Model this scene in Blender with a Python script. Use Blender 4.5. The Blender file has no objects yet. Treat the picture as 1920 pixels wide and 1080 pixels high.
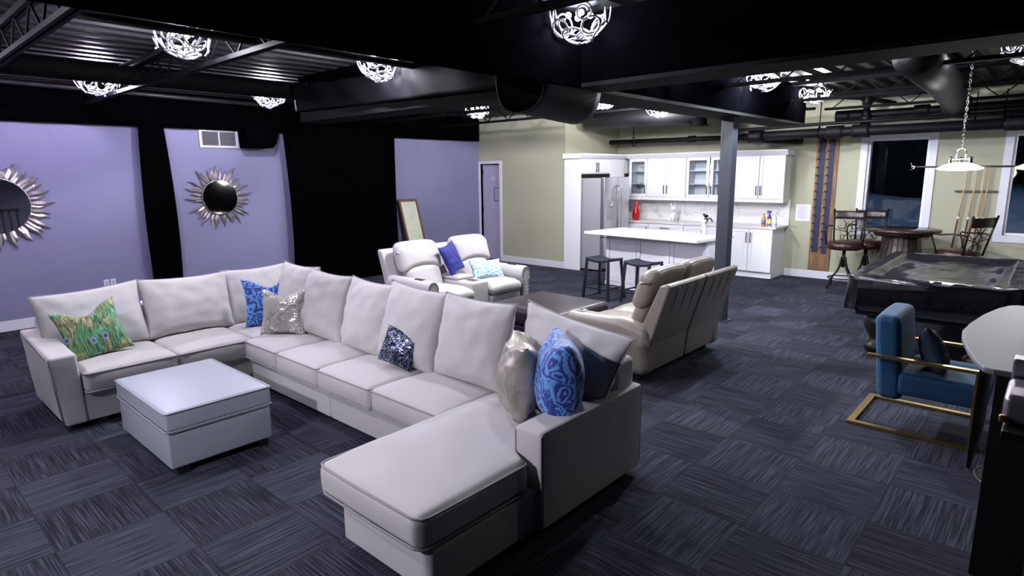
import bpy, bmesh, math, random
from mathutils import Vector, Matrix, Euler, noise
S = bpy.context.scene
C = S.collection
PI = math.pi
random.seed(7)

# ------------------------------------------------------------ camera, world, exposure
cam_d = bpy.data.cameras.new('camera')
cam_d.sensor_width = 36.0
cam_d.lens = 1135.0 / 1920 * 36.0
cam_d.clip_start = 0.05
cam_d.clip_end = 200
cam = bpy.data.objects.new('camera', cam_d)
C.objects.link(cam)
yaw, pit, rol = [math.radians(a) for a in (42.2, 10.7, -0.6)]
fw = Vector((-math.sin(yaw) * math.cos(pit), math.cos(yaw) * math.cos(pit), -math.sin(pit)))
rt0 = Vector((math.cos(yaw), math.sin(yaw), 0))
up0 = rt0.cross(fw)
rt = math.cos(rol) * rt0 + math.sin(rol) * up0
up = rt.cross(fw)
cam.matrix_world = Matrix(((rt.x, up.x, -fw.x, 0), (rt.y, up.y, -fw.y, 0), (rt.z, up.z, -fw.z, 1.86), (0, 0, 0, 1)))
S.camera = cam
S.view_settings.view_transform = 'Standard'
S.view_settings.look = 'None'
S.view_settings.gamma = 1
S.view_settings.use_curve_mapping = False
S.view_settings.exposure = 1.1
S.cycles.max_bounces = 6
S.cycles.diffuse_bounces = 3
S.cycles.glossy_bounces = 4
S.cycles.transmission_bounces = 4
S.cycles.transparent_max_bounces = 8
S.cycles.sample_clamp_indirect = 4
S.cycles.sample_clamp_direct = 0
S.cycles.blur_glossy = 1.0
S.cycles.caustics_reflective = False
S.cycles.caustics_refractive = False
S.cycles.use_denoising = True
W = bpy.data.worlds.new('night_sky')
S.world = W
W.use_nodes = True
W.node_tree.nodes['Background'].inputs[0].default_value = (0.10, 0.16, 0.28, 1)
W.node_tree.nodes['Background'].inputs[1].default_value = 0.28

# ceiling fixtures: (x, y, watts, colour) - the lamp of each chandelier is made in its builder
COOL = (0.90, 0.87, 1.0)
VIOL = (0.82, 0.72, 1.0)
WHITE = (0.95, 0.95, 1.0)
BLUE = (0.80, 0.87, 1.0)
FIX = [(-2.45, -1.90, 420, COOL, 'crystal curl ceiling light behind the camera, nearest the sofa side'),  # unseen fixture, added as low front light for sofa and ottoman
       (-5.05, -0.10, 110, COOL, 'crystal curl ceiling light just behind the top edge of the picture, left'),
       (-7.90, 0.10, 60, VIOL, 'crystal curl ceiling light outside the left edge, lighting the large mirror'),
       (-5.05, 1.92, 100, COOL, 'crystal curl ceiling light above the square grey ottoman'),
       (-2.60, 3.58, 38, BLUE, 'large crystal curl ceiling light nearest the camera, top centre'),
       (-5.00, 3.66, 110, COOL, 'crystal curl ceiling light left of centre, above the back of the sectional'),
       (-7.90, 2.08, 80, VIOL, 'crystal curl ceiling light at far left, mostly behind a black conduit pipe'),
       (-7.88, 4.00, 90, COOL, 'crystal curl ceiling light above the vent grille near the purple wall'),
       (-7.25, 7.20, 24, COOL, 'crystal curl ceiling light left of the draped fabric sling'),
       (-5.00, 5.50, 380, WHITE, 'crystal curl ceiling light hidden behind the beam, over the brown ottoman'),
       (-2.60, 5.40, 70, WHITE, 'crystal curl ceiling light hidden behind the long right beam'),
       (-2.66, 7.16, 240, BLUE, 'crystal curl ceiling light right of the black column'),
       (-2.67, 9.08, 60, WHITE, 'far crystal curl ceiling light right of the column, above the pipes'),
       (-5.00, 7.48, 170, WHITE, 'crystal curl ceiling light over the counter stools'),
       (-5.08, 9.22, 95, WHITE, 'crystal curl ceiling light over the kitchen side of the island'),
       (-0.36, 7.05, 18, WHITE, 'crystal curl ceiling light at the right edge over the pool table')]


# ------------------------------------------------------------ mesh helpers
class MB:
    def __init__(s):
        s.v = []; s.f = []; s.sm = []

    def add(s, vs, fs, smooth=False):
        k = len(s.v)
        s.v += [tuple(p) for p in vs]
        s.f += [tuple(i + k for i in f) for f in fs]
        s.sm += [smooth] * len(fs)
        return s

    def box(s, x0, x1, y0, y1, z0, z1):
        vs = [(x, y, z) for x in (x0, x1) for y in (y0, y1) for z in (z0, z1)]
        fs = [(0, 1, 3, 2), (4, 6, 7, 5), (0, 4, 5, 1), (2, 3, 7, 6), (0, 2, 6, 4), (1, 5, 7, 3)]
        return s.add(vs, fs)

    def rbox(s, x0, x1, y0, y1, z0, z1, r=0.02, n=0, fn=None, seg=3):
        """rounded box; n extra divisions on each face; fn(p) deforms"""
        lo = Vector((x0, y0, z0)); hi = Vector((x1, y1, z1))
        c = (lo + hi) / 2; h = (hi - lo) / 2
        r = min(r, h.x, h.y, h.z)

        def axis(hh):
            inn = hh - r
            a = [-inn - r * math.tan(PI / 4 * (1 - i / seg)) for i in range(seg)]
            m = [-inn + 2 * inn * i / (n + 1) for i in range(n + 2)] if inn > 1e-6 else [0.0]
            b = [inn + r * math.tan(PI / 4 * (i + 1) / seg) for i in range(seg)]
            return a + m + b
        ax = [axis(h.x), axis(h.y), axis(h.z)]
        idx = {}; vs = []; fs = []

        def vid(p):
            key = (round(p[0], 6), round(p[1], 6), round(p[2], 6))
            if key not in idx:
                q = Vector(p)
                inner = Vector([max(-(h[i] - r), min(h[i] - r, q[i])) for i in range(3)])
                d = q - inner
                if d.length > 1e-9:
                    q = inner + d.normalized() * r
                q = q + c
                if fn: q = Vector(fn(q))
                idx[key] = len(vs); vs.append(tuple(q))
            return idx[key]
        for k in range(3):
            i, j = (k + 1) % 3, (k + 2) % 3
            for sgn in (-1, 1):
                A, B = ax[i], ax[j]
                for a in range(len(A) - 1):
                    for b in range(len(B) - 1):
                        q = []
                        for (u, v) in ((A[a], B[b]), (A[a + 1], B[b]), (A[a + 1], B[b + 1]), (A[a], B[b + 1])):
                            p = [0, 0, 0]; p[k] = sgn * h[k]; p[i] = u; p[j] = v
                            q.append(vid(p))
                        if sgn < 0: q.reverse()
                        if len(set(q)) > 2:
                            fs.append(tuple(dict.fromkeys(q)))
        return s.add(vs, fs, True)

    def tube(s, pts, r, n=8, closed=False, caps=True, taper=None):
        pts = [Vector(p) for p in pts]
        m = len(pts)
        rings = []
        prev = None
        for i in range(m):
            if closed:
                t = pts[(i + 1) % m] - pts[i - 1]
            else:
                t = pts[min(i + 1, m - 1)] - pts[max(i - 1, 0)]
            t.normalize()
            if prev is None:
                a = Vector((0, 0, 1)) if abs(t.z) < 0.9 else Vector((1, 0, 0))
                u = t.cross(a).normalized()
            else:
                u = (prev - t * prev.dot(t))
                u = u.normalized() if u.length > 1e-6 else t.orthogonal().normalized()
            prev = u
            w = t.cross(u)
            rr = r * (taper(i / (m - 1)) if taper else 1)
            rings.append([pts[i] + u * (rr * math.cos(2 * PI * k / n)) + w * (rr * math.sin(2 * PI * k / n)) for k in range(n)])
        vs = [p for g in rings for p in g]
        fs = []
        for i in range(m if closed else m - 1):
            j = (i + 1) % m
            for k in range(n):
                l = (k + 1) % n
                fs.append((i * n + k, i * n + l, j * n + l, j * n + k))
        if caps and not closed:
            fs.append(tuple(range(n - 1, -1, -1)))
            fs.append(tuple((m - 1) * n + k for k in range(n)))
        return s.add(vs, fs, True)

    def bar(s, a, b, w, h=None):
        """square bar from a to b"""
        a = Vector(a); b = Vector(b); h = h or w
        t = (b - a).normalized()
        up_ = Vector((0, 0, 1)) if abs(t.z) < 0.95 else Vector((0, 1, 0))
        u = t.cross(up_).normalized() * w / 2
        v = u.cross(t).normalized() * h / 2
        vs = [a - u - v, a + u - v, a + u + v, a - u + v, b - u - v, b + u - v, b + u + v, b - u + v]
        return s.add(vs, [(3, 2, 1, 0), (4, 5, 6, 7), (0, 1, 5, 4), (1, 2, 6, 5), (2, 3, 7, 6), (3, 0, 4, 7)])

    def lathe(s, prof, cx=0, cy=0, n=32, smooth=True):
        vs = []; fs = []
        m = len(prof)
        for (r, z) in prof:
            for k in range(n):
                a = 2 * PI * k / n
                vs.append((cx + max(r, 1e-4) * math.cos(a), cy + max(r, 1e-4) * math.sin(a), z))
        for i in range(m - 1):
            for k in range(n):
                l = (k + 1) % n
                fs.append((i * n + k, i * n + l, (i + 1) * n + l, (i + 1) * n + k))
        fs.append(tuple(range(n - 1, -1, -1)))
        fs.append(tuple((m - 1) * n + k for k in range(n)))
        return s.add(vs, fs, smooth)

    def prism(s, poly, a0, a1, axis='z'):
        """poly of 2d points; extruded along axis from a0 to a1"""
        def P(p, a):
            if axis == 'z': return (p[0], p[1], a)
            if axis == 'y': return (p[0], a, p[1])
            return (a, p[0], p[1])
        n = len(poly)
        vs = [P(p, a0) for p in poly] + [P(p, a1) for p in poly]
        fs = [tuple(range(n - 1, -1, -1)), tuple(range(n, 2 * n))]
        fs += [(i, (i + 1) % n, n + (i + 1) % n, n + i) for i in range(n)]
        return s.add(vs, fs)

    def grid(s, fn, nu, nv, smooth=True):
        vs = [fn(i / nu, j / nv) for i in range(nu + 1) for j in range(nv + 1)]
        fs = [(i * (nv + 1) + j, (i + 1) * (nv + 1) + j, (i + 1) * (nv + 1) + j + 1, i * (nv + 1) + j + 1)
              for i in range(nu) for j in range(nv)]
        return s.add(vs, fs, smooth)

    def ball(s, c, r, n=12, m=8, sc=(1, 1, 1)):
        vs = []; fs = []
        for j in range(m + 1):
            t = PI * j / m
            for i in range(n):
                a = 2 * PI * i / n
                q = max(math.sin(t), 1e-3)
                vs.append((c[0] + sc[0] * r * q * math.cos(a), c[1] + sc[1] * r * q * math.sin(a), c[2] + sc[2] * r * math.cos(t)))
        for j in range(m):
            for i in range(n):
                fs.append((j * n + i, (j + 1) * n + i, (j + 1) * n + (i + 1) % n, j * n + (i + 1) % n))
        return s.add(vs, fs, True)

    def mesh(s, name, off=(0, 0, 0), fix=True):
        me = bpy.data.meshes.new(name)
        me.from_pydata([(p[0] - off[0], p[1] - off[1], p[2] - off[2]) for p in s.v], [], s.f)
        me.polygons.foreach_set('use_smooth', s.sm)
        if fix:
            bm = bmesh.new(); bm.from_mesh(me)
            bmesh.ops.recalc_face_normals(bm, faces=bm.faces)
            bm.to_mesh(me); bm.free()
        me.update()
        return me


WL = {}


def thing(name, label, cat, loc=(0, 0, 0), rz=0, group=None):
    o = bpy.data.objects.new(name, None)
    o.empty_display_size = 0.1
    C.objects.link(o)
    o.location = loc; o.rotation_euler = (0, 0, rz)
    o['label'] = label; o['category'] = cat
    if group: o['group'] = group
    WL[o] = Vector(loc) if rz == 0 else None
    return o


def part(name, mb, mat, parent, label=None, bevel=0, at=None, rot=None):
    """part of a thing. Parents without rotation take world coordinates, rotated ones local coordinates.
    at: own origin (same space), mesh then given around that origin."""
    base = WL.get(parent)
    if base is None:
        base = Vector((0, 0, 0))
    if at is None:
        off = base; loc = Vector((0, 0, 0)); wl = base
    else:
        off = Vector((0, 0, 0)); loc = Vector(at) - base; wl = None
    me = mb.mesh(name, off)
    me.materials.append(mat)
    o = bpy.data.objects.new(name, me)
    C.objects.link(o)
    o.parent = parent
    o.location = loc
    if rot:
        o.rotation_mode = 'YXZ'
        o.rotation_euler = rot
    WL[o] = wl
    if label: o['label'] = label
    if bevel:
        b = o.modifiers.new('b', 'BEVEL'); b.width = bevel; b.segments = 2; b.limit_method = 'ANGLE'
    return o


def single(name, mb, mat, label, cat, group=None, loc=(0, 0, 0), rot=None, bevel=0, local=False):
    me = mb.mesh(name, (0, 0, 0) if local else loc)
    me.materials.append(mat)
    o = bpy.data.objects.new(name, me)
    C.objects.link(o)
    o.location = loc
    if rot:
        o.rotation_mode = 'YXZ'; o.rotation_euler = rot
    o['label'] = label; o['category'] = cat
    if group: o['group'] = group
    if bevel:
        b = o.modifiers.new('b', 'BEVEL'); b.width = bevel; b.segments = 2; b.limit_method = 'ANGLE'
    WL[o] = Vector(loc) if not rot else None
    return o


def struct(name, mb, mat, parent=None, bevel=0):
    me = mb.mesh(name)
    if mat: me.materials.append(mat)
    o = bpy.data.objects.new(name, me)
    C.objects.link(o)
    if parent: o.parent = parent
    else: o['kind'] = 'structure'
    if bevel:
        b = o.modifiers.new('b', 'BEVEL'); b.width = bevel; b.segments = 2; b.limit_method = 'ANGLE'
    WL[o] = Vector((0, 0, 0))
    return o


def dup(root, loc, rz, label=None, group=None):
    r = root.copy(); C.objects.link(r)
    r.location = loc; r.rotation_euler = (0, 0, rz)
    if label: r['label'] = label
    if group: r['group'] = group
    for ch in list(root.children):
        c = ch.copy(); C.objects.link(c); c.parent = r
        for g in ch.children:
            d = g.copy(); C.objects.link(d); d.parent = c
    return r


# ------------------------------------------------------------ materials
def M(name, col, rough=0.6, metal=0, bump=None, noise_=None, spec=0.5, sheen=0, trans=0, emit=None, coat=0, alpha=1):
    m = bpy.data.materials.new(name); m.use_nodes = True
    nt = m.node_tree; b = nt.nodes['Principled BSDF']
    b.inputs['Base Color'].default_value = (*col, 1)
    b.inputs['Roughness'].default_value = rough
    b.inputs['Metallic'].default_value = metal
    b.inputs['Specular IOR Level'].default_value = spec
    b.inputs['Sheen Weight'].default_value = sheen
    b.inputs['Transmission Weight'].default_value = trans
    b.inputs['Coat Weight'].default_value = coat
    if emit:
        b.inputs['Emission Color'].default_value = (*emit[0], 1)
        b.inputs['Emission Strength'].default_value = emit[1]
    tc = nt.nodes.new('ShaderNodeTexCoord')
    if noise_:   # (scale, colour2, lo, hi)
        n = nt.nodes.new('ShaderNodeTexNoise'); n.inputs['Scale'].default_value = noise_[0]
        n.inputs['Detail'].default_value = 6
        r = nt.nodes.new('ShaderNodeValToRGB')
        r.color_ramp.elements[0].position = noise_[2]; r.color_ramp.elements[1].position = noise_[3]
        r.color_ramp.elements[0].color = (*col, 1); r.color_ramp.elements[1].color = (*noise_[1], 1)
        nt.links.new(tc.outputs['Object'], n.inputs['Vector'])
        nt.links.new(n.outputs['Fac'], r.inputs['Fac'])
        nt.links.new(r.outputs['Color'], b.inputs['Base Color'])
    if bump:   # list of (scale, strength, distance)
        prev = None
        for sc, st, di in bump:
            n = nt.nodes.new('ShaderNodeTexNoise'); n.inputs['Scale'].default_value = sc
            n.inputs['Detail'].default_value = 4
            bp = nt.nodes.new('ShaderNodeBump'); bp.inputs['Strength'].default_value = st
            bp.inputs['Distance'].default_value = di
            nt.links.new(tc.outputs['Object'], n.inputs['Vector'])
            nt.links.new(n.outputs['Fac'], bp.inputs['Height'])
            if prev: nt.links.new(prev.outputs['Normal'], bp.inputs['Normal'])
            prev = bp
        nt.links.new(prev.outputs['Normal'], b.inputs['Normal'])
    return m


def nodes(m): return m.node_tree, m.node_tree.nodes['Principled BSDF']


def mth(nt, op, a, b=None, c=None):
    n = nt.nodes.new('ShaderNodeMath'); n.operation = op
    for i, x in enumerate((a, b, c)):
        if x is None: continue
        if isinstance(x, (int, float)): n.inputs[i].default_value = x
        else: nt.links.new(x, n.inputs[i])
    return n.outputs[0]


def ramp(nt, fac, stops):
    r = nt.nodes.new('ShaderNodeValToRGB')
    el = r.color_ramp.elements
    el[0].position, el[0].color = stops[0][0], (*stops[0][1], 1)
    el[1].position, el[1].color = stops[1][0], (*stops[1][1], 1)
    for p, c in stops[2:]:
        e = el.new(p); e.color = (*c, 1)
    nt.links.new(fac, r.inputs['Fac'])
    return r.outputs['Color']


def carpet():
    m = M('carpet_tiles', (0.03, 0.03, 0.035), 0.95, spec=0.15)
    nt, b = nodes(m)
    tc = nt.nodes.new('ShaderNodeTexCoord'); sx = nt.nodes.new('ShaderNodeSeparateXYZ')
    nt.links.new(tc.outputs['Object'], sx.inputs[0])
    X, Y = sx.outputs[0], sx.outputs[1]
    ux = mth(nt, 'DIVIDE', mth(nt, 'ADD', X, 0.08), 0.5)
    uy = mth(nt, 'DIVIDE', mth(nt, 'ADD', Y, 0.01), 0.5)
    ix = mth(nt, 'FLOOR', ux); iy = mth(nt, 'FLOOR', uy)
    par = mth(nt, 'FLOORED_MODULO', mth(nt, 'ADD', ix, iy), 2)
    # along and across coordinates of the ribs
    mixa = nt.nodes.new('ShaderNodeMix'); mixb = nt.nodes.new('ShaderNodeMix')
    nt.links.new(par, mixa.inputs[0]); nt.links.new(X, mixa.inputs[2]); nt.links.new(Y, mixa.inputs[3])
    nt.links.new(par, mixb.inputs[0]); nt.links.new(Y, mixb.inputs[2]); nt.links.new(X, mixb.inputs[3])
    across, along = mixa.outputs[0], mixb.outputs[0]
    cv = nt.nodes.new('ShaderNodeCombineXYZ')
    nt.links.new(mth(nt, 'MULTIPLY', across, 170), cv.inputs[0])
    nt.links.new(mth(nt, 'MULTIPLY', along, 3.2), cv.inputs[1])
    nt.links.new(mth(nt, 'ADD', mth(nt, 'MULTIPLY', ix, 7.3), mth(nt, 'MULTIPLY', iy, 3.1)), cv.inputs[2])
    n = nt.nodes.new('ShaderNodeTexNoise'); n.inputs['Scale'].default_value = 1; n.inputs['Detail'].default_value = 3
    nt.links.new(cv.outputs[0], n.inputs['Vector'])
    wn = nt.nodes.new('ShaderNodeTexWhiteNoise'); wn.noise_dimensions = '2D'
    c2 = nt.nodes.new('ShaderNodeCombineXYZ'); nt.links.new(ix, c2.inputs[0]); nt.links.new(iy, c2.inputs[1])
    nt.links.new(c2.outputs[0], wn.inputs['Vector'])
    fac = mth(nt, 'ADD', n.outputs['Fac'], mth(nt, 'MULTIPLY', mth(nt, 'SUBTRACT', wn.outputs[0], 0.5), 0.07))
    fac = mth(nt, 'ADD', fac, mth(nt, 'MULTIPLY', mth(nt, 'SUBTRACT', 0.5, par), 0.06))
    col = ramp(nt, fac, [(0.36, (0.0115, 0.0120, 0.0185)), (0.64, (0.064, 0.068, 0.098)), (0.5, (0.030, 0.032, 0.047))])
    # seams
    fx = mth(nt, 'ABSOLUTE', mth(nt, 'SUBTRACT', mth(nt, 'FRACT', ux), 0.5))
    fy = mth(nt, 'ABSOLUTE', mth(nt, 'SUBTRACT', mth(nt, 'FRACT', uy), 0.5))
    edge = mth(nt, 'GREATER_THAN', mth(nt, 'MAXIMUM', fx, fy), 0.494)
    mx = nt.nodes.new('ShaderNodeMix'); mx.data_type = 'RGBA'
    nt.links.new(edge, mx.inputs[0]); nt.links.new(col, mx.inputs[6]); mx.inputs[7].default_value = (0.02, 0.02, 0.026, 1)
    nt.links.new(mx.outputs[2], b.inputs['Base Color'])
    bp = nt.nodes.new('ShaderNodeBump'); bp.inputs['Strength'].default_value = 0.35; bp.inputs['Distance'].default_value = 0.002
    nt.links.new(n.outputs['Fac'], bp.inputs['Height']); nt.links.new(bp.outputs['Normal'], b.inputs['Normal'])
    return m


def plaster(name, col, col2):
    return M(name, col, 0.75, noise_=(1.3, col2, 0.35, 0.7), bump=[(60, 0.08, 0.003)], spec=0.25)


def wood(name, c1, c2, rough=0.45, axis=2, scale=6):
    m = M(name, c1, rough)
    nt, b = nodes(m)
    tc = nt.nodes.new('ShaderNodeTexCoord'); mp = nt.nodes.new('ShaderNodeMapping')
    sc = [scale * 6] * 3; sc[axis] = scale * 0.6
    mp.inputs['Scale'].default_value = sc
    n = nt.nodes.new('ShaderNodeTexNoise'); n.inputs['Scale'].default_value = 1; n.inputs['Detail'].default_value = 5
    nt.links.new(tc.outputs['Object'], mp.inputs[0]); nt.links.new(mp.outputs[0], n.inputs['Vector'])
    nt.links.new(ramp(nt, n.outputs['Fac'], [(0.3, c1), (0.7, c2)]), b.inputs['Base Color'])
    return m


def damask(name, dark, light):
    """scrolling velvet floral"""
    m = M(name, dark, 0.7, sheen=0.4)
    nt, b = nodes(m)
    tc = nt.nodes.new('ShaderNodeTexCoord')
    n1 = nt.nodes.new('ShaderNodeTexNoise'); n1.inputs['Scale'].default_value = 7; n1.inputs['Detail'].default_value = 1
    nt.links.new(tc.outputs['Object'], n1.inputs['Vector'])
    vm = nt.nodes.new('ShaderNodeVectorMath'); vm.operation = 'MULTIPLY_ADD'
    nt.links.new(n1.outputs['Color'], vm.inputs[0]); vm.inputs[1].default_value = (0.16, 0.16, 0.16)
    nt.links.new(tc.outputs['Object'], vm.inputs[2])
    w = nt.nodes.new('ShaderNodeTexVoronoi'); w.feature = 'F1'; w.inputs['Scale'].default_value = 8
    nt.links.new(vm.outputs[0], w.inputs['Vector'])
    wave = mth(nt, 'SINE', mth(nt, 'MULTIPLY', w.outputs['Distance'], 26))
    n2 = nt.nodes.new('ShaderNodeTexNoise'); n2.inputs['Scale'].default_value = 38; n2.inputs['Detail'].default_value = 1.5; n2.inputs['Distortion'].default_value = 1.2
    nt.links.new(tc.outputs['Object'], n2.inputs['Vector'])
    v = mth(nt, 'ADD', wave, mth(nt, 'MULTIPLY', mth(nt, 'SUBTRACT', n2.outputs['Fac'], 0.5), 5.0))
    f = mth(nt, 'MULTIPLY_ADD', v, 0.25, 0.5)
    nt.links.new(ramp(nt, f, [(0.46, dark), (0.54, light)]), b.inputs['Base Color'])
    return m


def foil(name, base, shine, thr=0.60, metal=0.8):
    m = M(name, base, 0.6)
    nt, b = nodes(m)
    tc = nt.nodes.new('ShaderNodeTexCoord')
    n1 = nt.nodes.new('ShaderNodeTexNoise'); n1.inputs['Scale'].default_value = 14; n1.inputs['Detail'].default_value = 1.5
    n1.inputs['Distortion'].default_value = 1.6
    nt.links.new(tc.outputs['Object'], n1.inputs['Vector'])
    a = mth(nt, 'ABSOLUTE', mth(nt, 'SUBTRACT', n1.outputs['Fac'], 0.5))
    f = mth(nt, 'LESS_THAN', a, 0.045)
    n2 = nt.nodes.new('ShaderNodeTexNoise'); n2.inputs['Scale'].default_value = 5
    nt.links.new(tc.outputs['Object'], n2.inputs['Vector'])
    g = mth(nt, 'MULTIPLY', f, mth(nt, 'GREATER_THAN', n2.outputs['Fac'], thr - 0.12))
    mx = nt.nodes.new('ShaderNodeMix'); mx.data_type = 'RGBA'
    nt.links.new(g, mx.inputs[0]); mx.inputs[6].default_value = (*base, 1); mx.inputs[7].default_value = (*shine, 1)
    nt.links.new(mx.outputs[2], b.inputs['Base Color'])
    nt.links.new(mth(nt, 'MULTIPLY', g, metal), b.inputs['Metallic'])
    nt.links.new(mth(nt, 'MULTIPLY_ADD', g, -0.3, 0.55), b.inputs['Roughness'])
    bp = nt.nodes.new('ShaderNodeBump'); bp.inputs['Strength'].default_value = 0.5; bp.inputs['Distance'].default_value = 0.01
    nt.links.new(n1.outputs['Fac'], bp.inputs['Height']); nt.links.new(bp.outputs['Normal'], b.inputs['Normal'])
    return m


def peacock():
    m = M('peacock_print', (0.1, 0.3, 0.15), 0.6)
    nt, b = nodes(m)
    tc = nt.nodes.new('ShaderNodeTexCoord')
    def nz(scale, detail=2, dist=0, vec=None):
        n = nt.nodes.new('ShaderNodeTexNoise'); n.inputs['Scale'].default_value = scale
        n.inputs['Detail'].default_value = detail; n.inputs['Distortion'].default_value = dist
        nt.links.new(vec or tc.outputs['Object'], n.inputs['Vector'])
        return n
    warp = nz(4.5, 2)
    vm = nt.nodes.new('ShaderNodeVectorMath'); vm.operation = 'MULTIPLY_ADD'
    nt.links.new(warp.outputs['Color'], vm.inputs[0]); vm.inputs[1].default_value = (0.13, 0.0, 0.13)
    nt.links.new(tc.outputs['Object'], vm.inputs[2])
    mp = nt.nodes.new('ShaderNodeMapping'); mp.inputs['Scale'].default_value = (150, 4, 16); mp.inputs['Rotation'].default_value = (0, 0.5, 0)
    nt.links.new(vm.outputs[0], mp.inputs[0])
    strands = nz(1, 3, 0.6, mp.outputs[0])
    low = nz(5.5, 3, 0.8)
    basec = ramp(nt, low.outputs['Fac'], [(0.33, (0.20, 0.17, 0.08)), (0.42, (0.33, 0.33, 0.19)), (0.48, (0.14, 0.25, 0.11)),
                                          (0.56, (0.09, 0.27, 0.14)), (0.64, (0.14, 0.36, 0.26)), (0.74, (0.34, 0.37, 0.24))])
    mul = nt.nodes.new('ShaderNodeMix'); mul.data_type = 'RGBA'; mul.blend_type = 'MULTIPLY'; mul.inputs[0].default_value = 1
    nt.links.new(basec, mul.inputs[6])
    nt.links.new(ramp(nt, strands.outputs['Fac'], [(0.38, (0.30, 0.27, 0.24)), (0.62, (1.7, 1.7, 1.6))]), mul.inputs[7])
    mp2 = nt.nodes.new('ShaderNodeMapping'); mp2.inputs['Scale'].default_value = (1.25, 0.02, 0.85); mp2.inputs['Rotation'].default_value = (0, 0.25, 0)
    nt.links.new(tc.outputs['Object'], mp2.inputs[0])
    v = nt.nodes.new('ShaderNodeTexVoronoi'); v.inputs['Scale'].default_value = 7.5; v.inputs['Randomness'].default_value = 0.85
    nt.links.new(mp2.outputs[0], v.inputs['Vector'])
    eye = ramp(nt, v.outputs['Distance'], [(0.0, (0.03, 0.02, 0.16)), (0.08, (0.05, 0.04, 0.32)), (0.12, (0.20, 0.26, 0.52)),
                                           (0.19, (0.50, 0.52, 0.56)), (0.25, (0.14, 0.42, 0.30))])
    sep = nt.nodes.new('ShaderNodeSeparateColor'); nt.links.new(v.outputs['Color'], sep.inputs[0])
    fade = mth(nt, 'SUBTRACT', 1.0, mth(nt, 'MULTIPLY', mth(nt, 'SUBTRACT', v.outputs['Distance'], 0.12), 8.0))
    cl = nt.nodes.new('ShaderNodeClamp'); nt.links.new(fade, cl.inputs[0])
    f = mth(nt, 'MULTIPLY', cl.outputs[0], mth(nt, 'GREATER_THAN', sep.outputs[0], 0.25))
    mx = nt.nodes.new('ShaderNodeMix'); mx.data_type = 'RGBA'
    nt.links.new(f, mx.inputs[0]); nt.links.new(mul.outputs[2], mx.inputs[6]); nt.links.new(eye, mx.inputs[7])
    nt.links.new(mx.outputs[2], b.inputs['Base Color'])
    return m


def sequins():
    m = M('sequins', (0.02, 0.025, 0.06), 0.3, metal=0.6)
    nt, b = nodes(m)
    tc = nt.nodes.new('ShaderNodeTexCoord')
    v = nt.nodes.new('ShaderNodeTexVoronoi'); v.inputs['Scale'].default_value = 190
    nt.links.new(tc.outputs['Object'], v.inputs['Vector'])
    sep = nt.nodes.new('ShaderNodeSeparateColor'); nt.links.new(v.outputs['Color'], sep.inputs[0])
    sx = nt.nodes.new('ShaderNodeSeparateXYZ'); nt.links.new(tc.outputs['Object'], sx.inputs[0])
    q = mth(nt, 'GREATER_THAN', mth(nt, 'MULTIPLY', sx.outputs[0], sx.outputs[2]), 0.0)
    thr = mth(nt, 'MULTIPLY_ADD', q, -0.22, 0.86)
    g = mth(nt, 'GREATER_THAN', sep.outputs[0], thr)
    mx = nt.nodes.new('ShaderNodeMix'); mx.data_type = 'RGBA'
    nt.links.new(g, mx.inputs[0]); mx.inputs[6].default_value = (0.012, 0.016, 0.045, 1); mx.inputs[7].default_value = (0.42, 0.46, 0.62, 1)
    nt.links.new(mx.outputs[2], b.inputs['Base Color'])
    bp = nt.nodes.new('ShaderNodeBump'); bp.inputs['Strength'].default_value = 0.8; bp.inputs['Distance'].default_value = 0.004
    nt.links.new(sep.outputs[1], bp.inputs['Height']); nt.links.new(bp.outputs['Normal'], b.inputs['Normal'])
    return m


def marble():
    m = M('marble', (0.80, 0.79, 0.80), 0.25)
    nt, b = nodes(m)
    tc = nt.nodes.new('ShaderNodeTexCoord')
    n = nt.nodes.new('ShaderNodeTexNoise'); n.inputs['Scale'].default_value = 1.6; n.inputs['Detail'].default_value = 5
    n.inputs['Distortion'].default_value = 1.2
    nt.links.new(tc.outputs['Object'], n.inputs['Vector'])
    a = mth(nt, 'ABSOLUTE', mth(nt, 'SUBTRACT', n.outputs['Fac'], 0.5))
    nt.links.new(ramp(nt, a, [(0.0, (0.60, 0.58, 0.58)), (0.014, (0.80, 0.79, 0.80))]), b.inputs['Base Color'])
    return m


def teal_weave():
    m = M('teal_velvet', (0.03, 0.17, 0.34), 0.8, sheen=0.1)
    nt, b = nodes(m)
    tc = nt.nodes.new('ShaderNodeTexCoord')
    v = nt.nodes.new('ShaderNodeTexVoronoi'); v.inputs['Scale'].default_value = 55; v.inputs['Randomness'].default_value = 0.0
    nt.links.new(tc.outputs['Object'], v.inputs['Vector'])
    nt.links.new(ramp(nt, v.outputs['Distance'], [(0.25, (0.022, 0.14, 0.28)), (0.6, (0.008, 0.055, 0.14))]), b.inputs['Base Color'])
    bp = nt.nodes.new('ShaderNodeBump'); bp.inputs['Strength'].default_value = 0.5; bp.inputs['Distance'].default_value = 0.003
    bp.invert = True
    nt.links.new(v.outputs['Distance'], bp.inputs['Height']); nt.links.new(bp.outputs['Normal'], b.inputs['Normal'])
    return m


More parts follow.
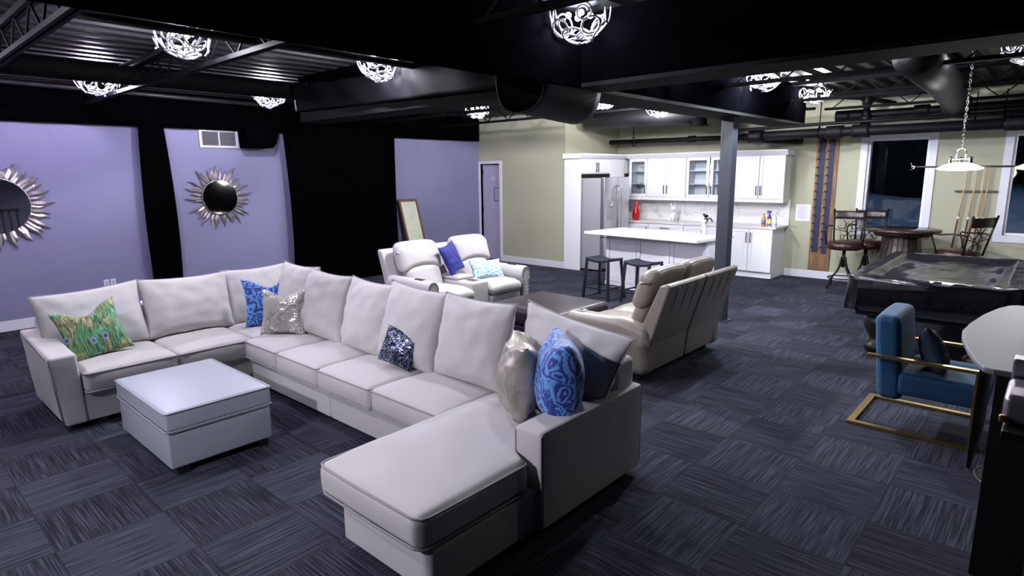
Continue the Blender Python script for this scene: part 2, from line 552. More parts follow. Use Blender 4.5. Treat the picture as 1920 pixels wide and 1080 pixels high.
m_carpet = carpet()
m_purple = plaster('lavender_plaster', (0.180, 0.175, 0.300), (0.200, 0.197, 0.325))
m_yellow = plaster('yellow_green_plaster', (0.385, 0.38, 0.285), (0.415, 0.41, 0.31))
m_grey_wall = plaster('grey_plaster', (0.10, 0.10, 0.135), (0.11, 0.11, 0.145))
m_black_wall = M('black_paint', (0.0006, 0.0006, 0.0009), 0.9, spec=0.0)
m_black_fabric = M('black_fabric', (0.0009, 0.0009, 0.0014), 0.95, spec=0.0, bump=[(9, 0.3, 0.02)])
m_sling = M('dark_loop_cloth', (0.006, 0.008, 0.014), 0.6, spec=0.2)
m_drape = M('black_sheet', (0.0016, 0.0016, 0.0022), 0.8, spec=0.05, bump=[(14, 0.3, 0.01)])
m_deck = M('black_metal_deck', (0.0045, 0.0042, 0.005), 0.5, metal=0.2, spec=0.3)
m_steel = M('black_painted_steel', (0.0016, 0.0016, 0.0022), 0.65, spec=0.06)
m_soffit = M('dark_gypsum_soffit', (0.0055, 0.0062, 0.0068), 0.8, noise_=(3, (0.009, 0.0098, 0.010), 0.4, 0.7), spec=0.05)
m_pipe = M('dark_pipe', (0.005, 0.005, 0.0075), 0.55, spec=0.2)
m_duct = M('grey_duct', (0.013, 0.012, 0.015), 0.5, metal=0.1, bump=[(5, 0.3, 0.02)])
m_col = M('blue_grey_column_paint', (0.028, 0.033, 0.047), 0.5)
m_trim = M('white_trim', (0.66, 0.66, 0.76), 0.45)
m_white = M('white_lacquer', (0.80, 0.80, 0.86), 0.35)
m_quartz = M('white_quartz', (0.86, 0.86, 0.88), 0.2)
m_counter = M('pale_counter', (0.70, 0.68, 0.68), 0.25)
m_marble = marble()
m_handle = M('brushed_dark_metal', (0.10, 0.09, 0.08), 0.35, metal=0.9)
m_steelish = M('stainless_steel', (0.55, 0.55, 0.57), 0.28, metal=0.9, bump=[(3, 0.05, 0.01)])
m_fridge_side = M('fridge_side_grey', (0.33, 0.33, 0.36), 0.5)
m_chrome = M('chrome', (0.85, 0.85, 0.88), 0.12, metal=1)
m_dark = M('dark_void', (0.004, 0.004, 0.005), 0.9)
m_sofa = M('light_grey_fabric', (0.50, 0.48, 0.475), 0.9, noise_=(420, (0.58, 0.56, 0.56), 0.3, 0.7), bump=[(700, 0.25, 0.001), (5, 0.25, 0.02)], spec=0.2, sheen=0.2)
m_sofa_pipe = M('light_grey_piping', (0.33, 0.315, 0.33), 0.8)
m_greyl = M('pale_grey_leather', (0.36, 0.385, 0.45), 0.40, bump=[(5, 0.12, 0.01), (350, 0.08, 0.001)])
m_creaml = M('cream_leather', (0.50, 0.48, 0.49), 0.36, bump=[(7, 0.3, 0.012), (300, 0.1, 0.001)])
m_taupel = M('taupe_leather', (0.215, 0.187, 0.16), 0.36, bump=[(8, 0.3, 0.012), (300, 0.1, 0.001)])
m_brownl = M('dark_brown_leather', (0.018, 0.011, 0.018), 0.34, spec=0.4, bump=[(6, 0.15, 0.01), (260, 0.12, 0.001)])
m_blackpl = M('black_plastic', (0.008, 0.008, 0.010), 0.4)
m_vinyl = M('black_vinyl_cover', (0.010, 0.010, 0.014), 0.24, bump=[(6, 0.5, 0.02), (1.7, 0.5, 0.03)])
m_navyl = M('navy_black_leather', (0.012, 0.014, 0.026), 0.35)
m_damask = damask('blue_damask', (0.012, 0.03, 0.26), (0.10, 0.30, 0.72))
m_damask2 = damask('pale_blue_floral', (0.20, 0.42, 0.62), (0.72, 0.78, 0.82))
m_silver = foil('silver_foil_print', (0.40, 0.38, 0.35), (0.92, 0.90, 0.86))
m_gold = M('pewter_lame', (0.36, 0.33, 0.29), 0.36, metal=0.55, noise_=(9, (0.52, 0.48, 0.42), 0.4, 0.62), bump=[(22, 0.5, 0.01)])
m_peacock = peacock()
m_ductblack = M('black_insulated_duct', (0.0012, 0.0010, 0.0014), 0.8, spec=0.05)
m_turq = M('turquoise_satin', (0.01, 0.33, 0.50), 0.5)
m_royal = M('royal_blue_velvet', (0.006, 0.012, 0.20), 0.7, sheen=0.1)
m_sequin = sequins()
m_teal = teal_weave()
m_peg = M('worn_peg_wood', (0.34, 0.20, 0.10), 0.5)
m_tealdark = M('dark_teal_cushion', (0.004, 0.022, 0.045), 0.7, bump=[(40, 0.5, 0.006)])
m_brass = M('brass', (0.55, 0.40, 0.16), 0.3, metal=0.95)
m_mirror = M('mirror_glass', (0.78, 0.78, 0.82), 0.03, metal=1)
m_pewter = M('pewter_leaf', (0.40, 0.36, 0.38), 0.35, metal=0.75)
m_glass = M('clear_glass', (0.9, 0.95, 0.95), 0.02)
_nt, _b = nodes(m_glass)
_tr = _nt.nodes.new('ShaderNodeBsdfTransparent'); _tr.inputs[0].default_value = (0.93, 0.96, 0.96, 1)
_gl = _nt.nodes.new('ShaderNodeBsdfGlossy'); _gl.inputs['Roughness'].default_value = 0.02
_fr = _nt.nodes.new('ShaderNodeFresnel'); _fr.inputs[0].default_value = 1.5
_mx = _nt.nodes.new('ShaderNodeMixShader')
_nt.links.new(_fr.outputs[0], _mx.inputs[0]); _nt.links.new(_tr.outputs[0], _mx.inputs[1]); _nt.links.new(_gl.outputs[0], _mx.inputs[2])
_nt.links.new(_mx.outputs[0], _nt.nodes['Material Output'].inputs['Surface'])
m_curl = M('crystal_curl', (0.72, 0.70, 0.78), 0.3, metal=0.9)
m_canopy = M('dark_canopy', (0.02, 0.02, 0.025), 0.4, metal=0.5)
m_bulb = M('glowing_bulb', (1, 1, 1), 0.5, emit=((0.97, 0.95, 1.0), 60))
m_saucer = M('frosted_lit_glass', (0.9, 0.9, 0.9), 0.4, emit=((1.0, 1.0, 0.97), 9))
m_darkwood = wood('espresso_wood', (0.012, 0.008, 0.008), (0.045, 0.028, 0.024), 0.3)
m_topwood = wood('polished_table_wood', (0.025, 0.015, 0.014), (0.05, 0.03, 0.026), 0.2, axis=0)
m_oak = wood('reclaimed_oak', (0.10, 0.045, 0.018), (0.27, 0.14, 0.06), 0.6)
m_rackblue = M('navy_rack_strip', (0.005, 0.010, 0.048), 0.6)
m_iron = M('bronze_iron', (0.020, 0.014, 0.012), 0.4, metal=0.5)
m_seatl = M('oxblood_leather', (0.035, 0.013, 0.012), 0.3, bump=[(200, 0.1, 0.001)])
m_cue = wood('maple_shaft', (0.50, 0.34, 0.18), (0.60, 0.43, 0.25), 0.35)
m_cuebutt = wood('cue_butt', (0.06, 0.02, 0.01), (0.20, 0.08, 0.03), 0.25)
m_paper = M('paper', (0.72, 0.73, 0.80), 0.8)
m_print = M('grey_print', (0.35, 0.35, 0.42), 0.8)
m_frame = M('mahogany_frame', (0.12, 0.045, 0.02), 0.35)
m_canvas = M('pale_canvas', (0.50, 0.52, 0.38), 0.7, noise_=(4, (0.60, 0.60, 0.52), 0.4, 0.6))
m_red = M('red_glass', (0.45, 0.005, 0.008), 0.12, coat=0.5)
m_ceramic = M('white_ceramic', (0.85, 0.85, 0.88), 0.2)
m_snow = M('snow', (0.62, 0.68, 0.80), 0.9)
m_hedge = M('dark_shrub', (0.010, 0.016, 0.012), 0.9, bump=[(12, 1, 0.1)])
m_grille = M('grille_white', (0.42, 0.41, 0.48), 0.5)
m_louvre = M('grille_louvre', (0.13, 0.125, 0.15), 0.6)
m_steelgrey = M('brushed_grey_laminate', (0.20, 0.195, 0.215), 0.5, metal=0.1)
m_alu = M('anodised_aluminium', (0.45, 0.41, 0.48), 0.35, metal=0.8)
m_orange = M('orange_plastic', (0.75, 0.24, 0.03), 0.4)
m_purpleb = M('purple_plastic', (0.07, 0.03, 0.30), 0.4)
m_yellowb = M('yellow_label', (0.80, 0.60, 0.08), 0.5)
m_blueb = M('blue_label', (0.10, 0.20, 0.55), 0.5)
m_clearb = M('translucent_plastic', (0.62, 0.70, 0.78), 0.2)
m_door = M('lavender_painted_door', (0.36, 0.32, 0.46), 0.5)

# ============================================================ SETTING
XL, YB, YD, XE, ZC = -9.55, 11.35, 9.5, -7.2, 3.02
struct('floor', MB().box(-9.75, 1.9, -4.2, 11.55, -0.1, 0), m_carpet)
# corrugated roof deck, flutes run front to back
mb = MB()
prof = []
x = -9.7
while x < 1.75:
    prof += [(x, ZC), (x + 0.09, ZC), (x + 0.115, ZC + 0.05), (x + 0.205, ZC + 0.05)]
    x += 0.23
prof = prof + [(prof[-1][0], ZC + 0.15), (prof[0][0], ZC + 0.15)]
mb.prism(prof, -4.1, 11.5, 'y')
struct('ceiling', mb, m_deck)
struct('wall_left', MB().box(XL - 0.12, XL, -4.1, YD, 0, 2.56), m_purple)
struct('trim_1', MB().box(XL - 0.12, XL + 0.03, -4.1, YD, 2.56, ZC + 0.1), m_black_wall)
# wall with the narrow door
mb = MB().box(XL - 0.1, -9.50, YD, YD + 0.12, 0, 2.07).box(-8.92, XE, YD, YD + 0.12, 0, 2.07).box(XL - 0.1, XE, YD, YD + 0.12, 2.07, ZC + 0.1)
struct('wall_alcove', mb, m_yellow)
struct('wall_kitchen', MB().box(XE - 0.12, XE, YD + 0.12, YB, 0, ZC + 0.1), m_yellow)
WX = [(-2.46, -1.62), (-0.62, 0.24)]
WZ0, WZ1 = 0.90, 2.35
mb = MB().box(XE - 0.12, -2.46, YB, YB + 0.16, 0, ZC + 0.1).box(-1.62, -0.62, YB, YB + 0.16, 0, ZC + 0.1).box(0.24, 1.7, YB, YB + 0.16, 0, ZC + 0.1)
for a, b in WX:
    mb.box(a, b, YB, YB + 0.16, 0, WZ0).box(a, b, YB, YB + 0.16, WZ1, ZC + 0.1)
struct('wall_back', mb, m_yellow)
struct('wall_right', MB().box(1.7, 1.82, -4.1, YB, 0, ZC + 0.1), m_grey_wall)
struct('wall_light_block', MB().box(-2.10, -2.05, -4.0, 0.13, 0, ZC), m_black_wall)  # unseen wall, added to keep the front light off the right foreground
struct('wall_front', MB().box(-9.6, 1.7, -4.12, -4.0, 0, ZC + 0.1), m_black_wall)
# windows
for i, (a, b) in enumerate(WX):
    w = struct('window_%d' % (i + 1), MB().box(a + 0.03, b - 0.03, YB + 0.10, YB + 0.106, WZ0 + 0.03, WZ1 - 0.03), m_glass)
    f = MB()
    f.box(a, a + 0.035, YB + 0.03, YB + 0.15, WZ0, WZ1).box(b - 0.035, b, YB + 0.03, YB + 0.15, WZ0, WZ1)
    f.box(a + 0.035, b - 0.035, YB + 0.03, YB + 0.15, WZ0, WZ0 + 0.035).box(a + 0.035, b - 0.035, YB + 0.03, YB + 0.15, WZ1 - 0.035, WZ1)
    struct('window_frame', f, m_white, w)
    f = MB()
    f.box(a - 0.10, a, YB - 0.02, YB, WZ0 - 0.10, WZ1 + 0.10).box(b, b + 0.10, YB - 0.02, YB, WZ0 - 0.10, WZ1 + 0.10)
    f.box(a, b, YB - 0.02, YB, WZ1, WZ1 + 0.10).box(a, b, YB - 0.02, YB, WZ0 - 0.10, WZ0)
    struct('window_casing', f, m_trim, w)
# narrow door in its white frame
d = struct('door_1', MB(), None)
leaf = MB().box(0, 0.57, 0.0, 0.04, 0.01, 2.05)
lo = struct('door_leaf', leaf, m_door, d)
lo.location = (-9.495, YD + 0.06, 0); lo.rotation_euler = (0, 0, 0.16)
hg = MB()
for z in (0.25, 1.05, 1.85): hg.box(-0.012, 0.015, -0.02, 0.005, z, z + 0.09)
h2 = struct('door_hinge', hg, m_iron, lo)
struct('door_frame', MB().box(-9.55, -9.50, YD - 0.02, YD + 0.12, 0, 2.13).box(-8.93, -8.87, YD - 0.02, YD + 0.12, 0, 2.13)
       .box(-9.50, -8.93, YD - 0.02, YD + 0.12, 2.07, 2.13), m_trim, d)
struct('wall_closet', MB().box(-9.7, -8.7, 10.4, 10.5, 0, 2.6).box(-9.75, -9.65, YD + 0.12, 10.4, 0, 2.6).box(-8.75, -8.65, YD + 0.12, 10.4, 0, 2.6)
       .box(-9.75, -8.65, YD + 0.12, 10.5, 2.6, 2.7), m_grey_wall)
# baseboards
struct('baseboard_left', MB().box(XL, XL + 0.018, -4.0, YD, 0, 0.13), m_trim, bevel=0.004)
struct('baseboard_alcove', MB().box(-8.87, XE, YD - 0.018, YD, 0, 0.13), m_trim, bevel=0.004)
struct('baseboard_back', MB().box(-3.62, 1.7, YB - 0.018, YB, 0, 0.13), m_trim, bevel=0.004)
# main beams (boxed in) and their pale undersides
struct('trim_2', MB().box(-3.34, -2.90, 3.93, 9.5, 2.53, ZC).box(-2.90, -2.83, -4.0, 3.93, 2.50, ZC), m_black_wall)
struct('trim_3', MB().box(-3.34, -2.90, 3.93, 9.5, 2.50, 2.53), m_soffit)
struct('trim_4', MB().box(-2.90, 1.7, 3.93, 4.32, 2.53, ZC), m_black_wall)
struct('trim_5', MB().box(-2.90, 1.7, 3.93, 4.32, 2.50, 2.53), m_soffit)
struct('trim_6', MB().box(-7.0, -3.34, 3.93, 4.32, 2.62, ZC), m_black_wall)
struct('trim_7', MB().box(-7.0, -3.34, 3.93, 4.32, 2.50, 2.62), m_soffit)

# ---- outside the windows: snow, tall dark shrubs added to block the sky, wheel of a parked thing is left as a dark mound
single('snow_bank', MB().grid(lambda u, v: (-8 + 16 * u, YB + 0.4 + 14 * v, 0.62 + 1.1 * v + 0.14 * math.sin(9 * u + 4 * v) + 0.05 * math.sin(31 * u)), 60, 30),
       m_snow, 'bank of blue-white snow on the ground outside the windows', 'snow')
mb = MB()
rnd = random.Random(3)
for k in range(150):
    x = -7 + 12 * rnd.random(); mb.ball((x, 20 + 3 * rnd.random(), 1.5 + 6.5 * rnd.random()), 0.7 + 0.8 * rnd.random(), 8, 6)
single('shrub_sky_block', mb, m_hedge, 'dark row of shrubs added beyond the snow to block the sky in the windows', 'shrubs')

# ============================================================ CEILING WORKS
jt = MB()
JN = []
def joist(y, x0, x1, zb=2.76, zt=2.97, step=0.50):
    JN.append(0)
    if x0 > -3: lab = 'black open-web steel joist right of the main beam, crossing %s' % {1.5: 'above the camera', 2.82: 'beside the large crystal light', 5.4: 'just beyond the long cross beam', 6.7: 'in front of the column', 8.8: 'over the pool table', 10.35: 'nearest the window wall'}[y]
    else: lab = 'black open-web steel joist left of the main beam, crossing %s' % {1.03: 'nearest the camera', 2.25: 'just beyond the ottoman light', 5.35: 'behind the draped cross beam', 6.6: 'over the recliners', 8.1: 'in front of the kitchen island', 10.1: 'above the kitchen cabinets'}[round(y, 2)]
    t = thing('ceiling_joist', lab, 'joist', ((x0 + x1) / 2, y, zt), 0, 'steel joists under the roof deck')
    part('top_chord', MB().box(x0, x1, y - 0.035, y - 0.008, zt, zt + 0.045).box(x0, x1, y + 0.008, y + 0.035, zt, zt + 0.045), m_steel, t)
    part('bottom_chord', MB().box(x0, x1, y - 0.035, y - 0.008, zb, zb + 0.035).box(x0, x1, y + 0.008, y + 0.035, zb, zb + 0.035), m_steel, t)
    w = MB(); x = x0 + 0.1; upw = True
    while x + step / 2 < x1:
        a = (x, y, zb + 0.02 if upw else zt + 0.02); b = (x + step / 2, y, zt + 0.02 if upw else zb + 0.02)
        w.bar(a, b, 0.014); x += step / 2; upw = not upw
    part('web_bars', w, m_steel, t)
for y in (1.03, 2.25, 5.35, 6.6): joist(y, -9.5, -3.36 if y > 4 else -2.92)
for y in (8.1, ): joist(y, -9.5, -3.36)
for y in (1.5, 2.82, 5.4, 6.7, 8.8, 10.35): joist(y, -2.88, 1.66)
joist(9.75 + 0.35, -7.15, -2.95)

# diagonal angle braces in the left bay
def pipe(name, pts, r, label, cat, mat=m_pipe, fit=None, group=None):
    t = thing(name, label, cat, pts[0], 0, group)
    part('tube', MB().tube(pts, r, 12), mat, t)
    if fit:
        for p, ax in fit:
            p = Vector(p); a = Vector(ax).normalized() * r * 1.6
            part('coupling', MB().tube([p - a, p - a * 0.6, p + a * 0.6, p + a], r * 1.38, 12), mat, t)
    return t
pipe('conduit', [(-4.72, 1.10, 2.87), (-4.72, 1.75, 2.87), (-4.72, 2.9, 2.87), (-4.72, 3.9, 2.87)], 0.03, 'black conduit passing in front of the crystal light above the ottoman', 'pipe')
pipe('conduit', [(-9.3, 1.0, 2.98), (-9.3, 4.7, 2.93)], 0.03, 'long thin pipe along the top of the purple wall', 'pipe', m_duct)
pipe('conduit', [(-7.6, 2.1, 2.95), (-6.2, 2.1, 2.95), (-5.3, 2.0, 2.95)], 0.018, 'thin conduit joining the two leftmost crystal lights', 'pipe')
# pipes above the kitchen and windows
pipe('sprinkler_pipe', [(-7.1, 10.9, 2.47), (-4.15, 10.9, 2.45)], 0.045, 'black pipe along the wall above the kitchen cabinets', 'pipe',
     fit=[((-5.3, 10.9, 2.46), (1, 0, 0)), ((-4.3, 10.9, 2.45), (1, 0, 0))])
pipe('drain_pipe', [(-4.12, 10.75, 2.44), (-3.2, 10.75, 2.45), (1.5, 10.75, 2.46)], 0.075, 'thick black pipe running above the rack and windows', 'pipe',
     fit=[((-4.05, 10.75, 2.44), (1, 0, 0)), ((-2.45, 10.75, 2.45), (1, 0, 0)), ((-2.82, 10.75, 2.45), (1, 0, 0)), ((-0.6, 10.75, 2.46), (1, 0, 0))])
pipe('drain_stub', [(-4.05, 10.8, 2.40), (-3.55, 11.2, 2.36), (-3.5, 11.34, 2.36)], 0.055, 'short black pipe stub turning into the wall above the cabinets', 'pipe')
pipe('gas_pipe', [(-4.5, 10.60, 2.55), (-2.9, 10.60, 2.58), (1.5, 10.60, 2.60)], 0.026, 'thin black pipe running just above the thick drain pipe', 'pipe')
pipe('sprinkler_main', [(-2.75, 10.85, 2.70), (-2.3, 10.85, 2.70), (1.6, 10.85, 2.72)], 0.06, 'upper black pipe with elbow above the first window', 'pipe',
     fit=[((-2.75, 10.85, 2.70), (1, 0, 0)), ((-2.55, 10.85, 2.70), (1, 0, 0)), ((-1.7, 10.85, 2.71), (1, 0, 0))])
pipe('riser_pipe', [(-2.40, 10.75, 2.46), (-2.40, 10.75, 2.95)], 0.05, 'short vertical black pipe joining the pipes above the first window', 'pipe',
     fit=[((-2.40, 10.75, 2.60), (0, 0, 1)), ((-2.40, 10.75, 2.92), (0, 0, 1))])
pipe('branch_pipe', [(-3.0, 10.1, 2.98), (-2.40, 10.75, 2.93), (-2.1, 11.1, 2.86)], 0.035, 'slanting black branch pipe at the top of the riser', 'pipe')
pipe('branch_pipe', [(-2.40, 10.75, 2.95), (-1.35, 10.75, 2.96)], 0.03, 'short capped black branch pipe pointing right from the riser', 'pipe',
     fit=[((-1.38, 10.75, 2.96), (1, 0, 0))])
for hx, hy, hz, zt, hl in ((-3.05, 10.75, 2.50, 3.0, 'above the oak peg rack'), (-1.05, 10.75, 2.52, 2.9, 'between the windows'), (-6.55, 10.9, 2.5, 2.95, 'above the fridge'), (-4.35, 10.68, 2.5, 2.7, 'just right of the column'), (-0.72, 10.6, 2.6, 2.9, 'at the second window')):
    t = thing('pipe_hanger', 'thin rod hanger with ring holding the ceiling pipe ' + hl, 'hanger', (hx, hy, hz), 0, 'rod hangers of the ceiling pipes')
    part('rod', MB().tube([(hx, hy, hz + 0.05), (hx, hy, zt)], 0.008, 6), m_steel, t)
    part('ring', MB().tube([(hx, hy + 0.07 * math.cos(a), hz - 0.04 + 0.09 * math.sin(a)) for a in [2 * PI * i / 14 for i in range(14)]], 0.009, 6, closed=True), m_steel, t)
# round ducts
t = thing('round_duct', 'grey round duct angling down behind the pool table lamp chain', 'duct', (-1.25, 9, 2.9))
part('duct_tube', MB().tube([(-1.08, 6.3, 2.81), (-1.14, 8.3, 2.81), (-1.24, 10.1, 2.80), (-1.28, 10.7, 2.74)], 0.17, 24), m_duct, t)
part('drop_boot', MB().box(-1.43, -1.13, 10.75, 11.0, 2.62, 2.86), m_steel, t)
t = thing('round_duct', 'lilac grey round duct above the kitchen ending in a black drop', 'duct', (-5, 9.8, 2.85))
part('duct_tube', MB().tube([(-7.0, 9.9, 2.84), (-5.9, 9.95, 2.83), (-4.75, 10.0, 2.82)], 0.15, 24), m_duct, t)
part('drop_boot', MB().lathe([(0.14, 2.62), (0.17, 2.63), (0.13, 2.65), (0.13, 2.85)], -4.75, 10.0, 24), m_steel, t)

t = thing('round_duct', 'long black round duct half hiding the two leftmost crystal lights', 'duct', (-7.2, 3, 2.86))
part('duct_tube', MB().tube([(-7.2, 0.6, 2.88), (-7.2, 2.2, 2.88), (-7.2, 3.86, 2.88), (-7.2, 6.0, 2.88)], 0.095, 24), m_ductblack, t)

# black sheet slung under the beam crossing
def sling(u, v):
    # u across the U, v along its width
    a = PI * u
    cx, rx = -3.12, 0.245
    y = 3.55 + 0.72 * v
    x = cx - rx * math.cos(a)
    z = 2.60 - (0.30 + 0.05 * v) * math.sin(a) ** 0.8 - 0.012 * math.sin(9 * u)
    return (x, y, z)
mb = MB().grid(sling, 40, 12)
o = single('fabric_sling', mb, m_sling, 'dark cloth hanging in a U loop under the ceiling beam crossing', 'cloth', loc=(-3.1, 3.9, 2.5))
sol = o.modifiers.new('s', 'SOLIDIFY'); sol.thickness = 0.006
# draped black cloth wrapped round the left beam
def drape(u, v):
    x = -7.0 + 3.55 * u
    sag = 0.10 * math.sin(PI * min(1, u * 1.1)) 
    z0 = 2.56 + 0.06 * (1 - u)
    z = z0 + (0.34 + 0.10 * u - 0.16 * math.sin(PI * u) * (1 - u)) * v
    y = 3.90 - 0.02 * math.sin(38 * u + 3 * v) * (0.4 + 0.6 * v) - 0.015 * math.sin(11 * u) - 0.02
    return (x, y, z)
o = single('beam_drape', MB().grid(drape, 90, 10), m_drape, 'wrinkled black cloth draped along the left ceiling beam', 'cloth', loc=(-5.2, 3.88, 2.7))
sol = o.modifiers.new('s', 'SOLIDIFY'); sol.thickness = 0.006

# steel column
t = thing('support_column', 'square blue-grey steel column between island and pool area', 'column', (-3.08, 7.32, 0))
part('shaft', MB().box(-3.155, -3.005, 7.245, 7.395, 0.012, 2.5), m_col, t, bevel=0.006)
part('base_plate', MB().box(-3.20, -2.96, 7.20, 7.44, 0, 0.012), m_col, t)

# ---- curtains on the purple wall
def curtain(y0, y1, zb, zt, x, folds, amp, bulge):
    def f(u, v):
        z = zb + (zt - zb) * v
        yc = y0 + (y1 - y0) * u
        s = 1 - v
        w = bulge * math.sin(PI * min(1, s * 0.9)) if True else 0
        yy = yc + w * (2 * u - 1)
        xx = x + amp * math.sin(folds * 2 * PI * u + 1.5 * math.sin(3 * v)) * (0.35 + 0.65 * s)
        return (xx, yy, z)
    return MB().grid(f, max(24, int(folds * 12)), 16)
for nm, args, lab in (('curtain', (2.90, 3.22, 0.02, 2.58, -9.47, 3, 0.03, 0.05), 'narrow black curtain hanging between the two sunburst mirrors'),
                      ('curtain', (4.95, 7.16, 0.02, 2.58, -9.42, 14, 0.045, -0.04), 'wide black velvet curtain right of the small sunburst mirror')):
    o = single(nm, curtain(*args), m_black_fabric, lab, 'curtain', loc=(args[4], args[0], 0))
    sol = o.modifiers.new('s', 'SOLIDIFY'); sol.thickness = 0.008
# black valance cloth above the wall
o = single('valance', MB().grid(lambda u, v: (-9.46 + 0.02 * math.sin(120 * u), -1 + 10.4 * u, 2.545 + 0.46 * v), 160, 3), m_black_fabric,
           'long black valance cloth above the lavender wall', 'valance', loc=(-9.46, 0, 2.6))
sol = o.modifiers.new('s', 'SOLIDIFY'); sol.thickness = 0.006
t = thing('wall_speaker', 'black box speaker mounted high beside the wide black curtain', 'speaker', (-9.5, 4.52, 2.3))
part('cabinet', MB().prism([(4.30, 2.29), (4.70, 2.29), (4.76, 2.36), (4.80, 2.60), (4.28, 2.60)], -9.54, -9.25, 'x'), m_black_fabric, t, bevel=0.01)
part('front_grille', MB().box(-9.25, -9.24, 4.34, 4.70, 2.32, 2.57), m_black_fabric, t)
# return air grille
t = thing('vent_grille', 'white rectangular return air grille high on the lavender wall', 'vent', (-9.54, 3.99, 2.42))
part('frame', MB().box(XL, XL + 0.02, 3.71, 4.28, 2.285, 2.32).box(XL, XL + 0.02, 3.71, 4.28, 2.52, 2.55).box(XL, XL + 0.02, 3.71, 3.75, 2.32, 2.52)
     .box(XL, XL + 0.02, 4.24, 4.28, 2.32, 2.52).box(XL, XL + 0.02, 3.985, 4.005, 2.32, 2.52), m_grille, t)
mb = MB()
for k in range(11):
    z = 2.325 + k * 0.0178
    mb.prism([(XL + 0.002, z + 0.012), (XL + 0.004, z + 0.015), (XL + 0.017, z + 0.003), (XL + 0.015, z)], 3.75, 4.24, 'y')
part('louvres', mb, m_louvre, t)
part('backing', MB().box(XL, XL + 0.001, 3.75, 4.24, 2.32, 2.52), m_dark, t)
for k, y in enumerate((2.31, 2.39)):
    t = thing('wall_outlet', ('left' if k == 0 else 'right') + ' one of two small wall plates above the left sofa back', 'outlet', (XL + 0.004, y, 0.44), 0, 'wall plates behind the sofa')
    part('plate', MB().box(XL, XL + 0.006, y - 0.032, y + 0.032, 0.385, 0.50), m_trim, t, bevel=0.002)
    part('socket', MB().box(XL + 0.006, XL + 0.008, y - 0.015, y + 0.015, 0.41, 0.475), m_grille, t)

# ---- sunburst mirrors
def sunburst(y, z, rg, ro, n, label, seed, tilt=0.0):
    r_ = random.Random(seed)
    t = thing('sunburst_mirror', label, 'mirror', (XL + 0.02, y, z))
    part('mirror_glass', MB().lathe([(rg, 0.0), (rg, 0.006), (rg - 0.006, 0.008), (0.001, 0.008)], 0, 0, 64, False), m_mirror, t, at=(XL + 0.042, y, z), rot=(0, PI / 2 - tilt, 0))
    mb = MB()
    for ring in range(2):
        for k in range(n):
            a = 2 * PI * (k + 0.5 * ring + 0.3 * r_.random()) / n
            L = (ro - rg + 0.03) * (0.62 + 0.38 * r_.random()) * (1 if ring == 0 else 0.82)
            wd = 0.021 * (rg / 0.28) * (0.8 + 0.5 * r_.random())
            ph = r_.random() * 6; cur = (r_.random() - 0.5) * 0.05
            m_ = 9
            pl = []; pr = []; mid = []
            for i in range(m_ + 1):
                s = i / m_
                rr = rg - 0.02 + L * s
                off = 0.013 * math.sin(ph + 7 * s) * s + cur * s * s
                w = wd * (0.65 + 0.7 * math.sin(PI * min(1, s * 1.05)) ** 1.0) * (1 - s ** 3.2) + 0.0008
                def P(o_, h):
                    ca, sa = math.cos(a), math.sin(a)
                    return (XL + 0.012 + h, y + ca * rr - sa * o_, z + sa * rr + ca * o_)
                hgt = (0.024 if ring == 0 else 0.014) + 0.02 * s * (1 - s)
                pl.append(P(off - w, hgt * 0.3)); mid.append(P(off, hgt)); pr.append(P(off + w, hgt * 0.3))
            vs = pl + mid + pr; q = m_ + 1
            fs = [(i, i + 1, q + i + 1, q + i) for i in range(m_)] + [(q + i, q + i + 1, 2 * q + i + 1, 2 * q + i) for i in range(m_)]
            fs += [(2 * q + i, 2 * q + i + 1, i + 1, i) for i in range(m_)]
            mb.add(vs, fs, False)
    part('leaf_rays', mb, m_pewter, t)
    part('rim', MB().tube([(XL + 0.04, y + rg * math.cos(a), z + rg * math.sin(a)) for a in [2 * PI * i / 48 for i in range(48)]], 0.008, 6, closed=True), m_pewter, t)
sunburst(1.29, 1.545, 0.325, 0.60, 22, 'large sunburst mirror with pewter leaves, cut by the left edge', 1, 0.036)
sunburst(3.92, 1.55, 0.258, 0.52, 20, 'smaller sunburst mirror with a dark reflection under the vent grille', 2)
# stair railing across the room, seen in the large mirror
t = thing('stair_railing', 'black guard railing seen reflected in the large sunburst mirror', 'railing', (0.08, 1.6, 0))
part('top_rail', MB().box(0.06, 0.10, 0.70, 3.0, 1.78, 1.82), m_steel, t)
part('landing_curb', MB().box(0.05, 0.11, 0.70, 3.0, 0.0, 0.95), m_steel, t)
for k in range(16):
    part('baluster', MB().box(0.065, 0.095, 0.75 + k * 0.145, 0.78 + k * 0.145, 0.95, 1.78), m_steel, t)
t = thing('mirror_dark_panel', 'unseen black cloth panel added to darken the reflection in the small mirror', 'screen', (1.6, 9, 0))  # added out of view so the small mirror reflects black
part('cloth_panel', MB().box(1.62, 1.66, 7.2, 11.2, 0, 2.9), m_black_fabric, t)

